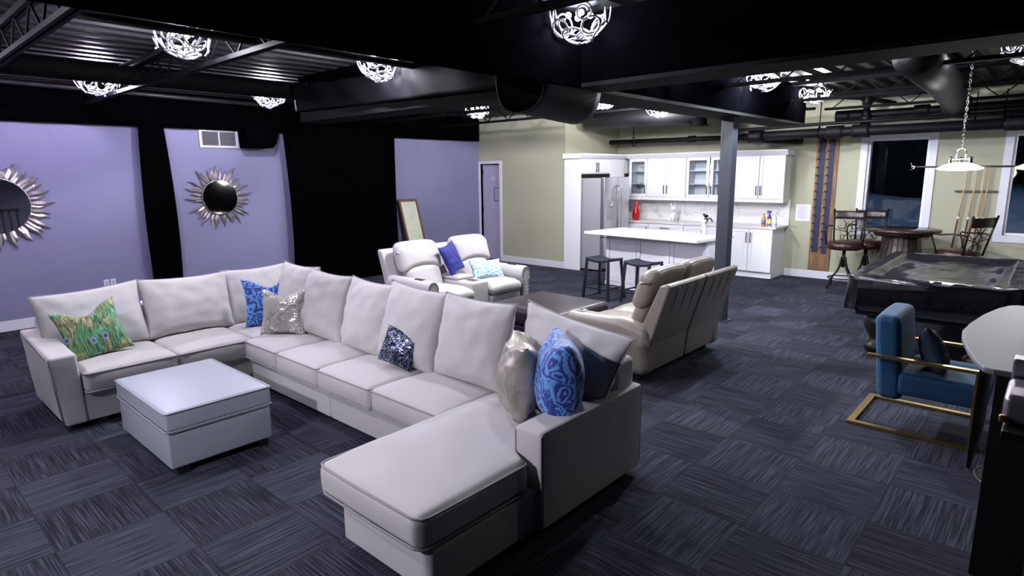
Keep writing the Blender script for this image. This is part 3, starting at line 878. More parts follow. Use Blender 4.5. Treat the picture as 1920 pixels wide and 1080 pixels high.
# leaning picture
t = thing('framed_picture', 'wood framed picture leaning against the wall behind the left recliner', 'picture', (-9.4, 7.35, 0))
def lean(y0, y1, z0, z1, d=0.0, th=0.03):
    mb = MB()
    def X(z): return -9.16 - 0.30 * z / 1.4 + d
    vs = []
    for th_ in (0, th):
        for (y, z) in ((y0, z0), (y1, z0), (y1, z1), (y0, z1)):
            vs.append((X(z) + th_, y + 0.06 * (1.4 - z), z))
    return mb.add(vs, [(0, 1, 2, 3), (7, 6, 5, 4), (0, 4, 5, 1), (1, 5, 6, 2), (2, 6, 7, 3), (3, 7, 4, 0)])
fr = lean(7.20, 7.24, 0.0, 1.40)
for a in ((7.60, 7.64, 0.0, 1.40), (7.24, 7.60, 0.0, 0.05), (7.24, 7.60, 1.35, 1.40)):
    q = lean(*a); fr.add(q.v, q.f)
part('frame', fr, m_frame, t)
part('canvas', lean(7.24, 7.60, 0.05, 1.35, 0.008, 0.012), m_canvas, t)

# ============================================================ CHANDELIERS
def chandelier(x, y, w, col, label, seed):
    r_ = random.Random(seed)
    t = thing('crystal_ceiling_light', label, 'ceiling light', (x, y, 3.05))
    part('canopy', MB().lathe([(0.08, 2.99), (0.13, 2.995), (0.135, 3.01), (0.08, 3.02), (0.03, 3.02)], x, y, 24), m_canopy, t)
    part('stem', MB().tube([(x, y, 3.01), (x, y, 3.025)], 0.012, 8), m_steel, t)
    zc = 2.915
    for k in range(15):
        a = 2 * PI * k / 15 * 1.0 + r_.random() * 0.5
        lay = k % 3
        el = (0.05, 0.55, 1.1)[lay] + 0.25 * r_.random()
        R = 0.185
        c = Vector((x + R * math.cos(a) * math.cos(el), y + R * math.sin(a) * math.cos(el), zc - 0.145 * math.sin(el)))
        n_ = Vector((math.cos(a) * math.cos(el), math.sin(a) * math.cos(el), -math.sin(el)))
        u = n_.orthogonal().normalized(); v = n_.cross(u)
        th0 = r_.random() * 6.28; rr = 0.036 + 0.022 * r_.random(); turns = 1.0 + 0.35 * r_.random()
        pts = []
        for i in range(17):
            s = i / 16; an = th0 + turns * 2 * PI * s
            q = rr * (1 + 0.55 * s)
            pts.append(c + u * (q * math.cos(an)) + v * (q * math.sin(an)) + n_ * (0.05 * (s - 0.5)))
        part('crystal_curl', MB().tube(pts, 0.0072, 6), m_curl, t)
    for k in range(4):
        a = PI / 4 + k * PI / 2
        part('bulb', MB().ball((x + 0.075 * math.cos(a), y + 0.075 * math.sin(a), 2.915), 0.02, 10, 8), m_bulb, t)
    ld = bpy.data.lights.new('chandelier_lamp', 'POINT'); ld.energy = w; ld.color = col; ld.shadow_soft_size = 0.07
    lo_ = bpy.data.objects.new('lamp_light', ld); C.objects.link(lo_); lo_.location = Vector((x, y, 2.89)) - Vector((x, y, 3.05)); lo_.parent = t
for i, f in enumerate(FIX): chandelier(*f, 11 + i)

# ============================================================ SECTIONAL SOFA
def crown(cx, cy, hx, hy, zt, amt, front=None):
    def f(p):
        u = max(-1, min(1, (p.x - cx) / hx)); v = max(-1, min(1, (p.y - cy) / hy))
        k = (1 - u ** 4) * (1 - v ** 4)
        if p.z > zt - 0.06: p.z += amt * k
        s = 1 if p.z > zt - 0.5 else 0
        bul = 0.012 * math.cos(max(-1, min(1, (p.z - (zt - 0.08)) / 0.09)) * PI / 2)
        p.x += bul * u * (1 - v ** 4) if abs(u) > 0.9 else 0
        p.y += bul * v * (1 - u ** 4) if abs(v) > 0.9 else 0
        w = noise.noise(Vector((p.x * 5, p.y * 5, p.z * 3)))
        p.z += 0.006 * w if p.z > zt - 0.08 else 0
        return p
    return f

def loop_pipe(x0, x1, y0, y1, z, r=0.006, rad=0.03, amt=0.0):
    pts = []
    for (cx, cy, a0) in ((x1 - rad, y1 - rad, 0), (x0 + rad, y1 - rad, 90), (x0 + rad, y0 + rad, 180), (x1 - rad, y0 + rad, 270)):
        for k in range(5):
            a = math.radians(a0 + 22.5 * k)
            pts.append((cx + rad * math.cos(a), cy + rad * math.sin(a), z))
    out = []
    for i in range(len(pts)):
        a, b = Vector(pts[i]), Vector(pts[(i + 1) % len(pts)])
        m_ = max(1, int((b - a).length / 0.08))
        for k in range(m_): out.append(a.lerp(b, k / m_))
    return MB().tube(out, r, 6, closed=True)

def seat_cushion(parent, x0, x1, y0, y1, z0=0.275, z1=0.44, amt=0.03, mat=None):
    mat = mat or m_sofa
    cx, cy, hx, hy = (x0 + x1) / 2, (y0 + y1) / 2, (x1 - x0) / 2, (y1 - y0) / 2
    o = part('seat_cushion', MB().rbox(x0 + 0.004, x1 - 0.004, y0, y1, z0, z1, 0.035, 9, crown(cx, cy, hx, hy, z1, amt)), mat, parent)
    part('piping', loop_pipe(x0 + 0.002, x1 - 0.002, y0 - 0.003, y1, z1 - 0.012), m_sofa_pipe, o)
    part('piping', loop_pipe(x0 + 0.002, x1 - 0.002, y0 - 0.003, y1, z0 + 0.012), m_sofa_pipe, o)
    return o

def pillow(w, h, t, seed=0, ear=0.10, sag=0.0, n=22, wr=1.0, chop=0.0, taper=0.0):
    """knife edge pillow, local x right, z up, front is -y"""
    off = Vector((seed * 3.7, seed * 1.3, 0))
    def outline(u, v):
        fx = 1 - ear * (1 - v * v) ** 1.0 * abs(u) ** 2
        fz = 1 - ear * (1 - u * u) ** 1.0 * abs(v) ** 2
        return u * w / 2 * fx, v * h / 2 * fz
    mb = MB()
    ids = {}
    vs = []; fs = []
    def vert(i, j, side):
        edge = i in (0, n) or j in (0, n)
        key = (i, j, 0 if edge else side)
        if key in ids: return ids[key]
        u = math.sin((i / n * 2 - 1) * PI / 2) * 0.35 + (i / n * 2 - 1) * 0.65
        v = math.sin((j / n * 2 - 1) * PI / 2) * 0.35 + (j / n * 2 - 1) * 0.65
        x, z = outline(u, v)
        x *= 1 + taper * v
        th = t / 2 * (max(0, (1 - u * u)) * max(0, (1 - v * v))) ** 0.42
        th *= 1 - sag * v
        q = Vector((u * 3, v * 3, side)) + off
        # pinch wrinkles running in from the edge
        e = max(abs(u), abs(v))
        wz = wr * 0.010 * noise.noise(q * 1.2) + wr * 0.006 * noise.noise(Vector((u * 9, v * 9, side + seed))) * (e ** 2)
        if edge: wz = 0
        y = side * (th + wz * (1 if th > 0.01 else 0))
        z += -0.02 * sag * (1 - u * u)
        if v > 0: z -= chop * h * v ** 2.5 * math.exp(-(u / 0.42) ** 2)
        ids[key] = len(vs); vs.append((x, y, z))
        return ids[key]
    for side in (-1, 1):
        for i in range(n):
            for j in range(n):
                fs.append((vert(i, j, side), vert(i + 1, j, side), vert(i + 1, j + 1, side), vert(i, j + 1, side)))
    mb.add(vs, fs, True)
    # edge loop for the piping
    loop = []
    for i in range(n): loop.append(vs[vert(i, 0, 1)])
    for j in range(n): loop.append(vs[vert(n, j, 1)])
    for i in range(n, 0, -1): loop.append(vs[vert(i, n, 1)])
    for j in range(n, 0, -1): loop.append(vs[vert(0, j, 1)])
    return mb, loop

sofa = thing('sectional_sofa', 'large light grey U-shaped fabric sectional sofa with chaise', 'sofa', (-4.0, 2.3, 0))
# bases
part('base', MB().rbox(-6.2, -5.30, 1.03, 3.10, 0.045, 0.27, 0.015, 2), m_sofa, sofa)
part('base', MB().rbox(-5.30, -3.955, 2.29, 3.10, 0.045, 0.27, 0.015, 2), m_sofa, sofa)
part('base', MB().rbox(-3.95, -2.50, 2.29, 3.10, 0.045, 0.27, 0.015, 2), m_sofa, sofa)
part('base', MB().rbox(-2.52, -1.83, 1.49, 3.10, 0.045, 0.27, 0.015, 2), m_sofa, sofa)
# backs
part('back_frame', MB().rbox(-6.27, -6.0, 0.96, 3.15, 0.045, 0.74, 0.04, 3), m_sofa, sofa)
part('back_frame', MB().rbox(-6.0, -1.84, 2.93, 3.15, 0.045, 0.76, 0.04, 3), m_sofa, sofa)
# arms
def arm_left(p):
    k = max(0, p.z - 0.05) / 0.55
    p.y -= 0.05 * k * (1 if p.y < 0.99 else 0.35)
    if p.z > 0.4: p.z += 0.055 * max(0, min(1, (-5.35 - p.x) / 0.8))
    return p
ar = part('armrest', MB().rbox(-6.24, -5.28, 0.90, 1.045, 0.045, 0.585, 0.022, 6, arm_left), m_sofa, sofa)
part('piping', MB().tube([(-5.29, 0.892, 0.06), (-5.285, 0.862, 0.40), (-5.29, 0.845, 0.572), (-5.6, 0.845, 0.60), (-6.1, 0.845, 0.635)], 0.005, 6), m_sofa_pipe, ar)
def arm_right(p):
    if p.y < 2.3 and p.z > 0.3: p.y += 0.0
    return p
ar = part('armrest', MB().rbox(-1.97, -1.79, 2.18, 3.16, 0.045, 0.585, 0.022, 6, None), m_sofa, sofa)
part('piping', MB().tube([(-1.795, 2.185, 0.06), (-1.795, 2.182, 0.562), (-1.797, 2.21, 0.578), (-1.797, 3.14, 0.578), (-1.797, 3.155, 0.55), (-1.797, 3.155, 0.08)], 0.005, 6), m_sofa_pipe, ar)
part('piping', MB().tube([(-1.965, 2.185, 0.30), (-1.965, 2.182, 0.562), (-1.963, 2.21, 0.578), (-1.963, 2.9, 0.578)], 0.005, 6), m_sofa_pipe, ar)
# seats
seat_cushion(sofa, -6.0, -5.22, 1.05, 1.70)
seat_cushion(sofa, -6.0, -5.22, 1.70, 2.335)
seat_cushion(sofa, -6.0, -5.25, 2.335, 2.98, z1=0.43)
seat_cushion(sofa, -5.24, -4.66, 2.24, 2.98)
seat_cushion(sofa, -4.66, -4.02, 2.235, 2.98)
seat_cushion(sofa, -4.02, -3.34, 2.23, 2.98)
seat_cushion(sofa, -3.34, -2.63, 2.235, 2.98)
def chaise_fn(p):
    f = crown(-2.25, 2.2, 0.45, 0.75, 0.44, 0.03)
    p = f(p)
    if p.y > 2.14:
        k = min(1, (p.y - 2.14) / 0.05)
        p.x = -2.64 + (p.x + 2.64) * (1 - k * (1 - 0.66 / 0.80))
    return p
ch = part('chaise_cushion', MB().rbox(-2.64, -1.84, 1.44, 2.98, 0.275, 0.44, 0.04, 22, chaise_fn), m_sofa, sofa)
for zz in (0.43, 0.288):
    pts = [(-2.642, 2.9, zz), (-2.642, 2.2, zz), (-2.642, 1.49, zz), (-2.63, 1.455, zz), (-2.59, 1.437, zz), (-2.25, 1.432, zz), (-1.89, 1.437, zz),
           (-1.85, 1.455, zz), (-1.836, 1.49, zz), (-1.834, 1.8, zz), (-1.836, 2.12, zz), (-1.90, 2.15, zz), (-1.985, 2.19, zz), (-1.985, 2.5, zz)]
    part('piping', MB().tube(pts, 0.006, 6), m_sofa_pipe, ch)
# feet
for (fx, fy) in ((-5.36, 1.15), (-3.85, 2.42), (-2.42, 1.60), (-1.92, 1.60), (-1.90, 2.95), (-5.4, 2.5), (-6.15, 1.1), (-3.4, 3.0)):
    part('foot', MB().box(fx - 0.035, fx + 0.035, fy - 0.035, fy + 0.035, 0, 0.05), m_darkwood, sofa)
# back cushions: centre, size, yaw, lean, roll
def back_cushion(cx, cy, cz, w, h, yaw_, lean_, roll, seed, t=0.24, ear=0.07, taper=0.0):
    mb, loop = pillow(w, h, t, seed, ear, 0.18, 24, 1.6, 0.0, taper)
    o = part('back_cushion', mb, m_sofa, sofa, at=(cx, cy, cz), rot=(-lean_, roll, yaw_))
    base = MB().tube(loop, 0.005, 6, closed=True)
    me = base.mesh('piping'); me.materials.append(m_sofa_pipe)
    q = bpy.data.objects.new('piping', me); C.objects.link(q); q.parent = o
    return o
H90 = PI / 2
back_cushion(-5.90, 1.30, 0.70, 0.78, 0.54, H90, 0.24, -0.05, 1)
back_cushion(-5.90, 2.05, 0.705, 0.78, 0.54, H90, 0.24, 0.02, 2)
back_cushion(-5.92, 2.72, 0.70, 0.66, 0.55, H90, 0.24, 0.0, 3)
back_cushion(-5.28, 2.80, 0.75, 0.66, 0.60, 0.0, 0.22, 0.0, 4)
back_cushion(-4.74, 2.77, 0.735, 0.68, 0.60, 0.02, 0.24, 0.03, 5)
back_cushion(-4.09, 2.77, 0.73, 0.62, 0.60, 0.0, 0.24, 0.02, 6)
back_cushion(-3.54, 2.78, 0.735, 0.66, 0.62, 0.03, 0.26, 0.05, 7)
back_cushion(-2.88, 2.78, 0.74, 0.68, 0.60, 0.0, 0.24, 0.0, 8)
back_cushion(-2.15, 2.87, 0.75, 0.76, 0.50, -0.04, 0.26, 0.12, 9, 0.25, 0.07, 0.13)

# ---- throw pillows
def throw(name, label, mat, at, size, t, yaw_, lean_, roll, seed, ear=0.12, backing=None, cat='throw pillow', wr=1.0, chop=0.0):
    w, h = size
    mb, loop = pillow(w, h, t, seed, ear, 0.08, 24, wr, chop)
    if backing:
        e = bpy.data.objects.new(name, None); C.objects.link(e); e.empty_display_size = 0.1
        e.location = at; e.rotation_mode = 'YXZ'; e.rotation_euler = (-lean_, roll, yaw_)
        e['label'] = label; e['category'] = cat
        for nm, ck, mm in (('front_panel', lambda y: y <= 1e-6, mat), ('back_panel', lambda y: y >= -1e-6, backing)):
            m2 = MB(); keep = [f for f in mb.f if all(ck(mb.v[i][1]) for i in f)]
            m2.v = mb.v; m2.f = keep; m2.sm = [True] * len(keep)
            me = m2.mesh(nm)
            bm = bmesh.new(); bm.from_mesh(me)
            bmesh.ops.delete(bm, geom=[v for v in bm.verts if not v.link_faces], context='VERTS')
            bm.to_mesh(me); bm.free()
            me.materials.append(mm)
            o = bpy.data.objects.new(nm, me); C.objects.link(o); o.parent = e
        return e
    return single(name, mb, mat, label, cat, loc=at, rot=(-lean_, roll, yaw_), local=True)
throw('throw_pillow', 'peacock feather print pillow leaning at the left sofa arm', m_peacock, (-5.66, 1.23, 0.655), (0.45, 0.45), 0.15, H90 - 0.15, 0.38, -0.22, 21, backing=m_turq, chop=0.16)
throw('throw_pillow', 'blue damask pillow in the far sofa corner behind the silver pillow', m_damask, (-5.54, 2.66, 0.68), (0.50, 0.47), 0.15, H90 - 0.50, 0.22, -0.03, 22, chop=0.16)
throw('throw_pillow', 'silver foil printed pillow in front of the blue one in the sofa corner', m_silver, (-5.10, 2.56, 0.655), (0.45, 0.42), 0.14, 0.55, 0.26, -0.03, 23, chop=0.14)
throw('throw_pillow', 'small navy sequin pillow lying in the middle of the sofa', m_sequin, (-3.50, 2.62, 0.61), (0.30, 0.27), 0.09, 0.35, 0.34, 0.22, 24, ear=0.05)
throw('throw_pillow', 'pewter metallic pillow, creased, left of the blue pillow by the right arm', m_gold, (-2.27, 2.56, 0.69), (0.42, 0.45), 0.25, -0.72, 0.10, 0.0, 25, wr=2.0)
throw('throw_pillow', 'bright blue damask pillow leaning on the right sofa arm', m_damask, (-1.99, 2.58, 0.73), (0.44, 0.50), 0.27, -0.76, 0.06, 0.0, 26)

# ---- square grey ottoman
ott = thing('storage_ottoman', 'square pale grey leather ottoman with piped lid in front of sofa', 'ottoman', (-4.45, 1.51, 0), math.radians(0))
def ofn(p):
    if p.z > 0.38:
        u = (p.x + 4.45) / 0.53; v = (p.y - 1.51) / 0.33
        p.z += 0.018 * max(0, 1 - u * u) * max(0, 1 - v * v)
    return p
part('body', MB().rbox(-4.942, -3.968, 1.173, 1.837, 0.045, 0.285, 0.012, 2), m_greyl, ott)
lid = part('lid', MB().rbox(-4.95, -3.96, 1.165, 1.845, 0.292, 0.425, 0.022, 6, ofn), m_greyl, ott)
part('piping', loop_pipe(-4.952, -3.958, 1.163, 1.847, 0.418, 0.005, 0.02), m_greyl, lid)
part('piping', loop_pipe(-4.952, -3.958, 1.163, 1.847, 0.297, 0.005, 0.02), m_greyl, lid)
for fx in (-4.9, -4.0):
    for fy in (1.25, 1.77): part('foot', MB().box(fx - 0.03, fx + 0.03, fy - 0.03, fy + 0.03, 0, 0.046), m_blackpl, ott)
# ---- dark brown leather ottoman
ot2 = thing('cocktail_ottoman', 'large dark brown leather ottoman between the two recliner loveseats', 'ottoman', (-4.2, 5.28, 0), 0)
def ofn2(p):
    u = (p.x + 4.22) / 0.52; v = (p.y - 5.27) / 0.47
    if p.z > 0.3: p.z += 0.03 * max(0, 1 - u * u) * max(0, 1 - v * v)
    return p
part('cushion_top', MB().rbox(-4.74, -3.70, 4.80, 5.74, 0.22, 0.42, 0.06, 8, ofn2), m_brownl, ot2)
part('base', MB().rbox(-4.71, -3.73, 4.83, 5.71, 0.05, 0.22, 0.02, 2), m_brownl, ot2)
for fx in (-4.65, -3.79):
    for fy in (4.9, 5.65): part('foot', MB().box(fx - 0.03, fx + 0.03, fy - 0.03, fy + 0.03, 0, 0.05), m_blackpl, ot2)

# ============================================================ RECLINER LOVESEATS (local: x along width, front -y)
def seat_fn(cx, hw, y0, y1, zt, amt):
    def f(p):
        u = (p.x - cx) / hw; v = (p.y - (y0 + y1) / 2) / ((y1 - y0) / 2)
        if p.z > zt - 0.09: p.z += amt * max(0, 1 - u * u) * (1 - 0.5 * v * v)
        if v < -0.75 and p.z > zt - 0.08: p.z -= 0.02
        p.z += 0.006 * noise.noise(Vector((p.x * 7, p.y * 7, 1)))
        return p
    return f

def leanback(z0, y0, k):
    """shear: move y with height"""
    def g(p):
        p.y += (p.z - z0) * k
        return p
    return g

def recliner_pair(name, label, loc, rz, W_, mat, console, nails, lift, armw=0.21, zscale=1.0, tall=1.0):
    t = thing(name, label, 'loveseat', loc, rz)
    hw = W_ / 2
    inner = hw - armw
    cw = 0.30 if console else 0.0
    part('base', MB().rbox(-hw + 0.03, hw - 0.03, -0.40, 0.36, lift, 0.32, 0.03, 2), mat, t)
    for fx in (-hw + 0.12, hw - 0.12):
        for fy in (-0.34, 0.28):
            part('foot', MB().box(fx - 0.03, fx + 0.03, fy - 0.03, fy + 0.03, 0, lift + 0.02), m_blackpl, t)
    # arms
    for s in (-1, 1):
        cx = s * (hw - armw / 2)
        if nails:
            poly = []
            w = armw / 2
            prof = [(-w * 0.72, lift), (-w * 0.72, 0.40), (-w * 0.95, 0.46)] + \
                   [(w * 1.02 * math.cos(a), 0.50 + 0.115 * math.sin(a)) for a in [math.radians(190 - 20 * i) for i in range(11)]] + \
                   [(w * 0.95, 0.46), (w * 0.72, 0.40), (w * 0.72, lift)]
            prof = [(cx + a, b) for a, b in prof]
            mb = MB()
            vs = []; n_ = len(prof); ys = [-0.47, -0.44, -0.2, 0.1, 0.35]
            for yy in ys:
                kk = 0.93 if yy == -0.47 else 1
                vs += [(cx + (a - cx) * kk, yy, lift + (b - lift) * (0.985 if yy == -0.47 else 1)) for a, b in prof]
            fs = [(j * n_ + i, j * n_ + (i + 1) % n_, (j + 1) * n_ + (i + 1) % n_, (j + 1) * n_ + i) for j in range(len(ys) - 1) for i in range(n_)]
            mb.add(vs, fs, True); mb.add([vs[i] for i in range(n_)], [tuple(range(n_))]); mb.add(vs[-n_:], [tuple(range(n_))])
            a_ = part('armrest', mb, mat, t)
            nb = MB()
            pts = []
            for i in range(7): pts.append((cx - w * 0.55, lift + 0.06 + i * 0.05))
            for i in range(9):
                a = math.radians(190 - 25 * i); pts.append((cx + w * 0.78 * math.cos(a), 0.50 + 0.088 * math.sin(a)))
            for i in range(7): pts.append((cx + w * 0.55, lift + 0.06 + i * 0.05))
            for (a, b) in pts: nb.ball((a, -0.473, b), 0.0095, 8, 5, (1, 0.5, 1))
            part('nailhead_trim', nb, m_iron, a_)
            part('cup_slot', MB().rbox(cx - 0.028, cx + 0.028, -0.30, -0.14, 0.60, 0.622, 0.01, 1), m_blackpl, a_)
        else:
            def af(p, cx=cx):
                if p.z > 0.4: p.z += 0.05 * max(0, p.y + 0.1)
                q = (p.z - 0.30) / 0.24
                p.x = cx + (p.x - cx) * (1 + 0.06 * math.sin(PI * max(0, min(1, q))))
                if p.y > 0.1: p.z -= (p.y - 0.1) * 0.25 * (1 if p.z > 0.4 else 0)
                return p
            a_ = part('armrest', MB().rbox(cx - armw / 2, cx + armw / 2, -0.49, 0.42, lift, 0.56, 0.07, 6, af), mat, t)
            part('cup_holder_ring', MB().lathe([(0.032, 0.552), (0.034, 0.566), (0.043, 0.569), (0.050, 0.565), (0.050, 0.55)], cx, -0.33, 28), m_chrome, a_)
            part('cup_well', MB().lathe([(0.0342, 0.50), (0.0342, 0.5665)], cx, -0.33, 24), m_blackpl, a_)
            part('seam', MB().tube([(cx - armw / 2 - 0.004, -0.12, 0.30), (cx - armw * 0.42, -0.12, 0.52), (cx, -0.12, 0.563), (cx + armw * 0.42, -0.12, 0.52), (cx + armw / 2 + 0.004, -0.12, 0.30)], 0.0025, 5), mat, a_)
    if console:
        c_ = part('console', MB().rbox(-cw / 2, cw / 2, -0.42, 0.30, lift, 0.50, 0.03, 3), mat, t)
        part('console_lid', MB().rbox(-cw / 2 + 0.01, cw / 2 - 0.01, -0.14, 0.28, 0.50, 0.545, 0.02, 3), mat, c_)
        part('cup_slot', MB().rbox(-0.05, 0.05, -0.34, -0.18, 0.498, 0.505, 0.003, 1), m_blackpl, c_)
    # two seats
    for s in (-1, 1):
        x0 = cw / 2 if s > 0 else -inner
        x1 = inner if s > 0 else -cw / 2
        if not console:
            x0, x1 = (0.0, inner) if s > 0 else (-inner, 0.0)
        cx = (x0 + x1) / 2; w2 = (x1 - x0) / 2
        part('seat_cushion', MB().rbox(x0 + 0.005, x1 - 0.005, -0.50, 0.16, 0.30, 0.445, 0.06, 8, seat_fn(cx, w2, -0.5, 0.16, 0.445, 0.035)), mat, t)
        part('footrest', MB().rbox(x0 + 0.01, x1 - 0.01, -0.46, -0.38, lift + 0.01, 0.285, 0.03, 3), mat, t)
        # lumbar cushion
        def lum(p, cx=cx, w2=w2):
            u = (p.x - cx) / w2
            if p.z > 0.6: p.z += 0.05 * (1 - u * u)
            p.y -= 0.03 * (1 - u * u)
            p.y += (p.z - 0.4) * 0.34
            return p
        part('lumbar_cushion', MB().rbox(x0 + 0.02, x1 - 0.02, 0.07, 0.24, 0.40, 0.68, 0.07, 8, lum), mat, t)
        xx0, xx1 = (x0 - 0.03 if (s > 0 and console) else x0 + 0.004), (x1 + 0.06 if s > 0 else x1 - 0.004)
        if s < 0: xx0 = x0 - 0.06; xx1 = x1 + 0.03 if console else x1 - 0.004
        if s > 0: xx0 = x0 - 0.03 if console else x0 + 0.004
        def head(p, a=(xx0 + xx1) / 2, b=(xx1 - xx0) / 2):
            u = (p.x - a) / b
            p.z += 0.085 * (1 - u * u) * max(0, min(1, (0.86 - p.z) / 0.2))
            if p.z > 0.9: p.z -= 0.03 * u ** 4
            p.y -= 0.035 * (1 - u * u) * math.sin(PI * max(0, min(1, (p.z - 0.62) / 0.42)))
            p.y += (p.z - 0.4) * 0.34
            p.y += 0.004 * noise.noise(Vector((p.x * 10, p.z * 10, 3)))
            return p
        part('head_cushion', MB().rbox(xx0, xx1, 0.05, 0.24, 0.62, 1.02 * tall, 0.085, 9, head), mat, t)
        # rear shell, with upright seams
        sx0, sx1 = (0.008, hw - 0.05) if s > 0 else (-hw + 0.05, -0.008)
        sh = MB().prism([(0.20, 0.36), (0.40, lift + 0.02), (0.425, 0.36), (0.60, 0.90), (0.575, 0.925), (0.50, 0.90), (0.28, 0.40)], sx0, sx1, 'x')
        so = part('rear_shell', sh, mat, t, bevel=0.018)
        sm = MB()
        for k in range(1, 4):
            xk = sx0 + (sx1 - sx0) * k / 4
            sm.tube([(xk, 0.500, 0.60), (xk, 0.603, 0.885)], 0.003, 5)
        part('seam', sm, mat, so)
    return t

recliner_pair('recliner_loveseat', 'cream leather reclining loveseat with nailhead arms facing the brown ottoman', (-5.87, 5.42, 0), H90 - 0.02, 1.82, m_creaml, True, True, 0.05, armw=0.18)
recliner_pair('recliner_loveseat', 'taupe leather reclining loveseat seen from behind beside the chaise', (-2.98, 5.34, 0), -H90, 1.56, m_taupel, False, False, 0.07, armw=0.20)
throw('throw_pillow', 'plain royal blue velvet pillow upright between the two cream recliner seats', m_royal, (-5.98, 5.40, 0.76), (0.34, 0.42), 0.12, H90 + 0.15, 0.34, -0.25, 31)
throw('throw_pillow', 'white and pale blue floral pillow lying on the right cream recliner seat', m_damask2, (-5.74, 5.82, 0.58), (0.50, 0.30), 0.14, H90 - 0.25, 0.55, 0.03, 32)

# ============================================================ KITCHEN
def shaker(parent, x0, x1, z0, z1, y, name='door', glass=False, axis='y', hand=None):
    """door on plane y facing -y (axis y) or on plane x facing +x (axis x)"""
    def B(mb, a, b, c, d, e, f):   # a,b along; c,d depth outwards; e,f z
        if axis == 'y': return mb.box(a, b, y - d, y - c, e, f)
        return mb.box(y + c, y + d, a, b, e, f)
    fr = MB(); s = 0.055
    B(fr, x0, x0 + s, 0, 0.02, z0, z1); B(fr, x1 - s, x1, 0, 0.02, z0, z1)
    B(fr, x0 + s, x1 - s, 0, 0.02, z0, z0 + s); B(fr, x0 + s, x1 - s, 0, 0.02, z1 - s, z1)
    if not glass:
        B(fr, x0 + s, x1 - s, 0, 0.012, z0 + s, z1 - s)
        B(fr, x0 + s + 0.02, x1 - s - 0.02, 0.012, 0.017, z0 + s + 0.02, z1 - s - 0.02)
    d = part(name, fr, m_white, parent, bevel=0.003)
    if glass:
        g = MB(); B(g, x0 + s, x1 - s, 0.006, 0.010, z0 + s, z1 - s)
        part('glass_pane', g, m_glass, d)
    if hand:
        hx, h0, h1, hor = hand
        h = MB()
        if hor:
            B(h, h0, h1, 0.045, 0.057, hx - 0.006, hx + 0.006); B(h, h0 + 0.01, h0 + 0.02, 0.02, 0.046, hx - 0.005, hx + 0.005); B(h, h1 - 0.02, h1 - 0.01, 0.02, 0.046, hx - 0.005, hx + 0.005)
        else:
            B(h, hx - 0.006, hx + 0.006, 0.045, 0.057, h0, h1); B(h, hx - 0.005, hx + 0.005, 0.02, 0.046, h0 + 0.01, h0 + 0.02); B(h, hx - 0.005, hx + 0.005, 0.02, 0.046, h1 - 0.02, h1 - 0.01)
        part('handle', h, m_handle, d, label='dark bar handle')
    return d
UF = 11.03
def upper(x0, x1, doors, label, glass=False, shelf=False):
    t = thing('wall_cabinet', label, 'cabinet', ((x0 + x1) / 2, UF, 1.37))
    b = MB()
    if glass:
        b.box(x0, x0 + 0.018, UF, YB - 0.03, 1.37, 2.14).box(x1 - 0.018, x1, UF, YB - 0.03, 1.37, 2.14).box(x0, x1, YB - 0.03, YB - 0.005, 1.37, 2.14)
        b.box(x0, x1, UF, YB - 0.03, 1.37, 1.388).box(x0, x1, UF, YB - 0.03, 2.122, 2.14)
    else:
        b.box(x0, x1, UF, YB - 0.005, 1.37, 2.14)
    part('carcass', b, m_white, t)
    if glass:
        part('shelf', MB().box(x0 + 0.018, x1 - 0.018, UF + 0.02, YB - 0.03, 1.62, 1.635), m_white, t)
        part('shelf', MB().box(x0 + 0.018, x1 - 0.018, UF + 0.02, YB - 0.03, 1.87, 1.885), m_white, t)
    for (a, b_, hx) in doors:
        shaker(t, a + 0.002, b_ - 0.002, 1.375, 2.125, UF, glass=glass, hand=(hx, 1.44, 1.60, False))
    return t
upper(-6.70, -6.29, [(-6.70, -6.29, -6.315)], 'glass-front upper cabinet in the kitchen corner beside the fridge', glass=True)
upper(-6.28, -5.45, [(-6.28, -5.87, -5.90), (-5.86, -5.45, -5.83)], 'white two-door upper cabinet above the white figurine')
upper(-5.44, -4.50, [(-5.44, -4.98, -5.01), (-4.96, -4.50, -4.93)], 'glass-front two-door upper cabinet left of the column', glass=True)
upper(-4.49, -3.62, [(-4.49, -4.06, -4.09), (-4.05, -3.62, -4.02)], 'white two-door upper cabinet right of the column')
t = thing('crown_moulding', 'white crown moulding and light rail along the upper cabinets', 'moulding', (-5, UF, 2.2))
part('crown', MB().prism([(UF - 0.02, 2.13), (YB - 0.001, 2.13), (YB - 0.001, 2.22), (UF - 0.09, 2.22), (UF - 0.09, 2.205), (UF - 0.04, 2.15)], -6.74, -3.58, 'x'), m_white, t)
part('light_rail', MB().box(-6.70, -3.62, UF - 0.012, UF + 0.02, 1.31, 1.37), m_white, t)
part('light_rail', MB().box(-3.64, -3.62, UF + 0.02, YB, 1.31, 1.37), m_white, t)

# tall fridge surround
t = thing('fridge_surround', 'tall white fridge enclosure with cabinet over the fridge', 'cabinet', (-7.0, 9.55, 0))
part('side_panel', MB().box(XE, -6.82, YD - 0.025, YD + 0.002, 0.0, 2.14), m_white, t, bevel=0.004)
part('carcass', MB().box(XE + 0.002, -6.84, YD + 0.004, 11.30, 1.84, 2.14), m_white, t)
part('crown', MB().prism([(XE, 2.13), (-6.80, 2.13), (-6.74, 2.19), (-6.74, 2.22), (XE, 2.22)], YD - 0.08, 11.34, 'y'), m_white, t)
shaker(t, YD + 0.02, 10.0, 1.86, 2.12, -6.84, axis='x', hand=(9.97, 1.88, 2.05, False))
shaker(t, 10.01, 10.5, 1.86, 2.12, -6.84, axis='x', hand=(10.04, 1.88, 2.05, False))
part('filler_panel', MB().box(-6.84, -6.82, 10.51, 11.02, 1.37, 2.13), m_white, t)

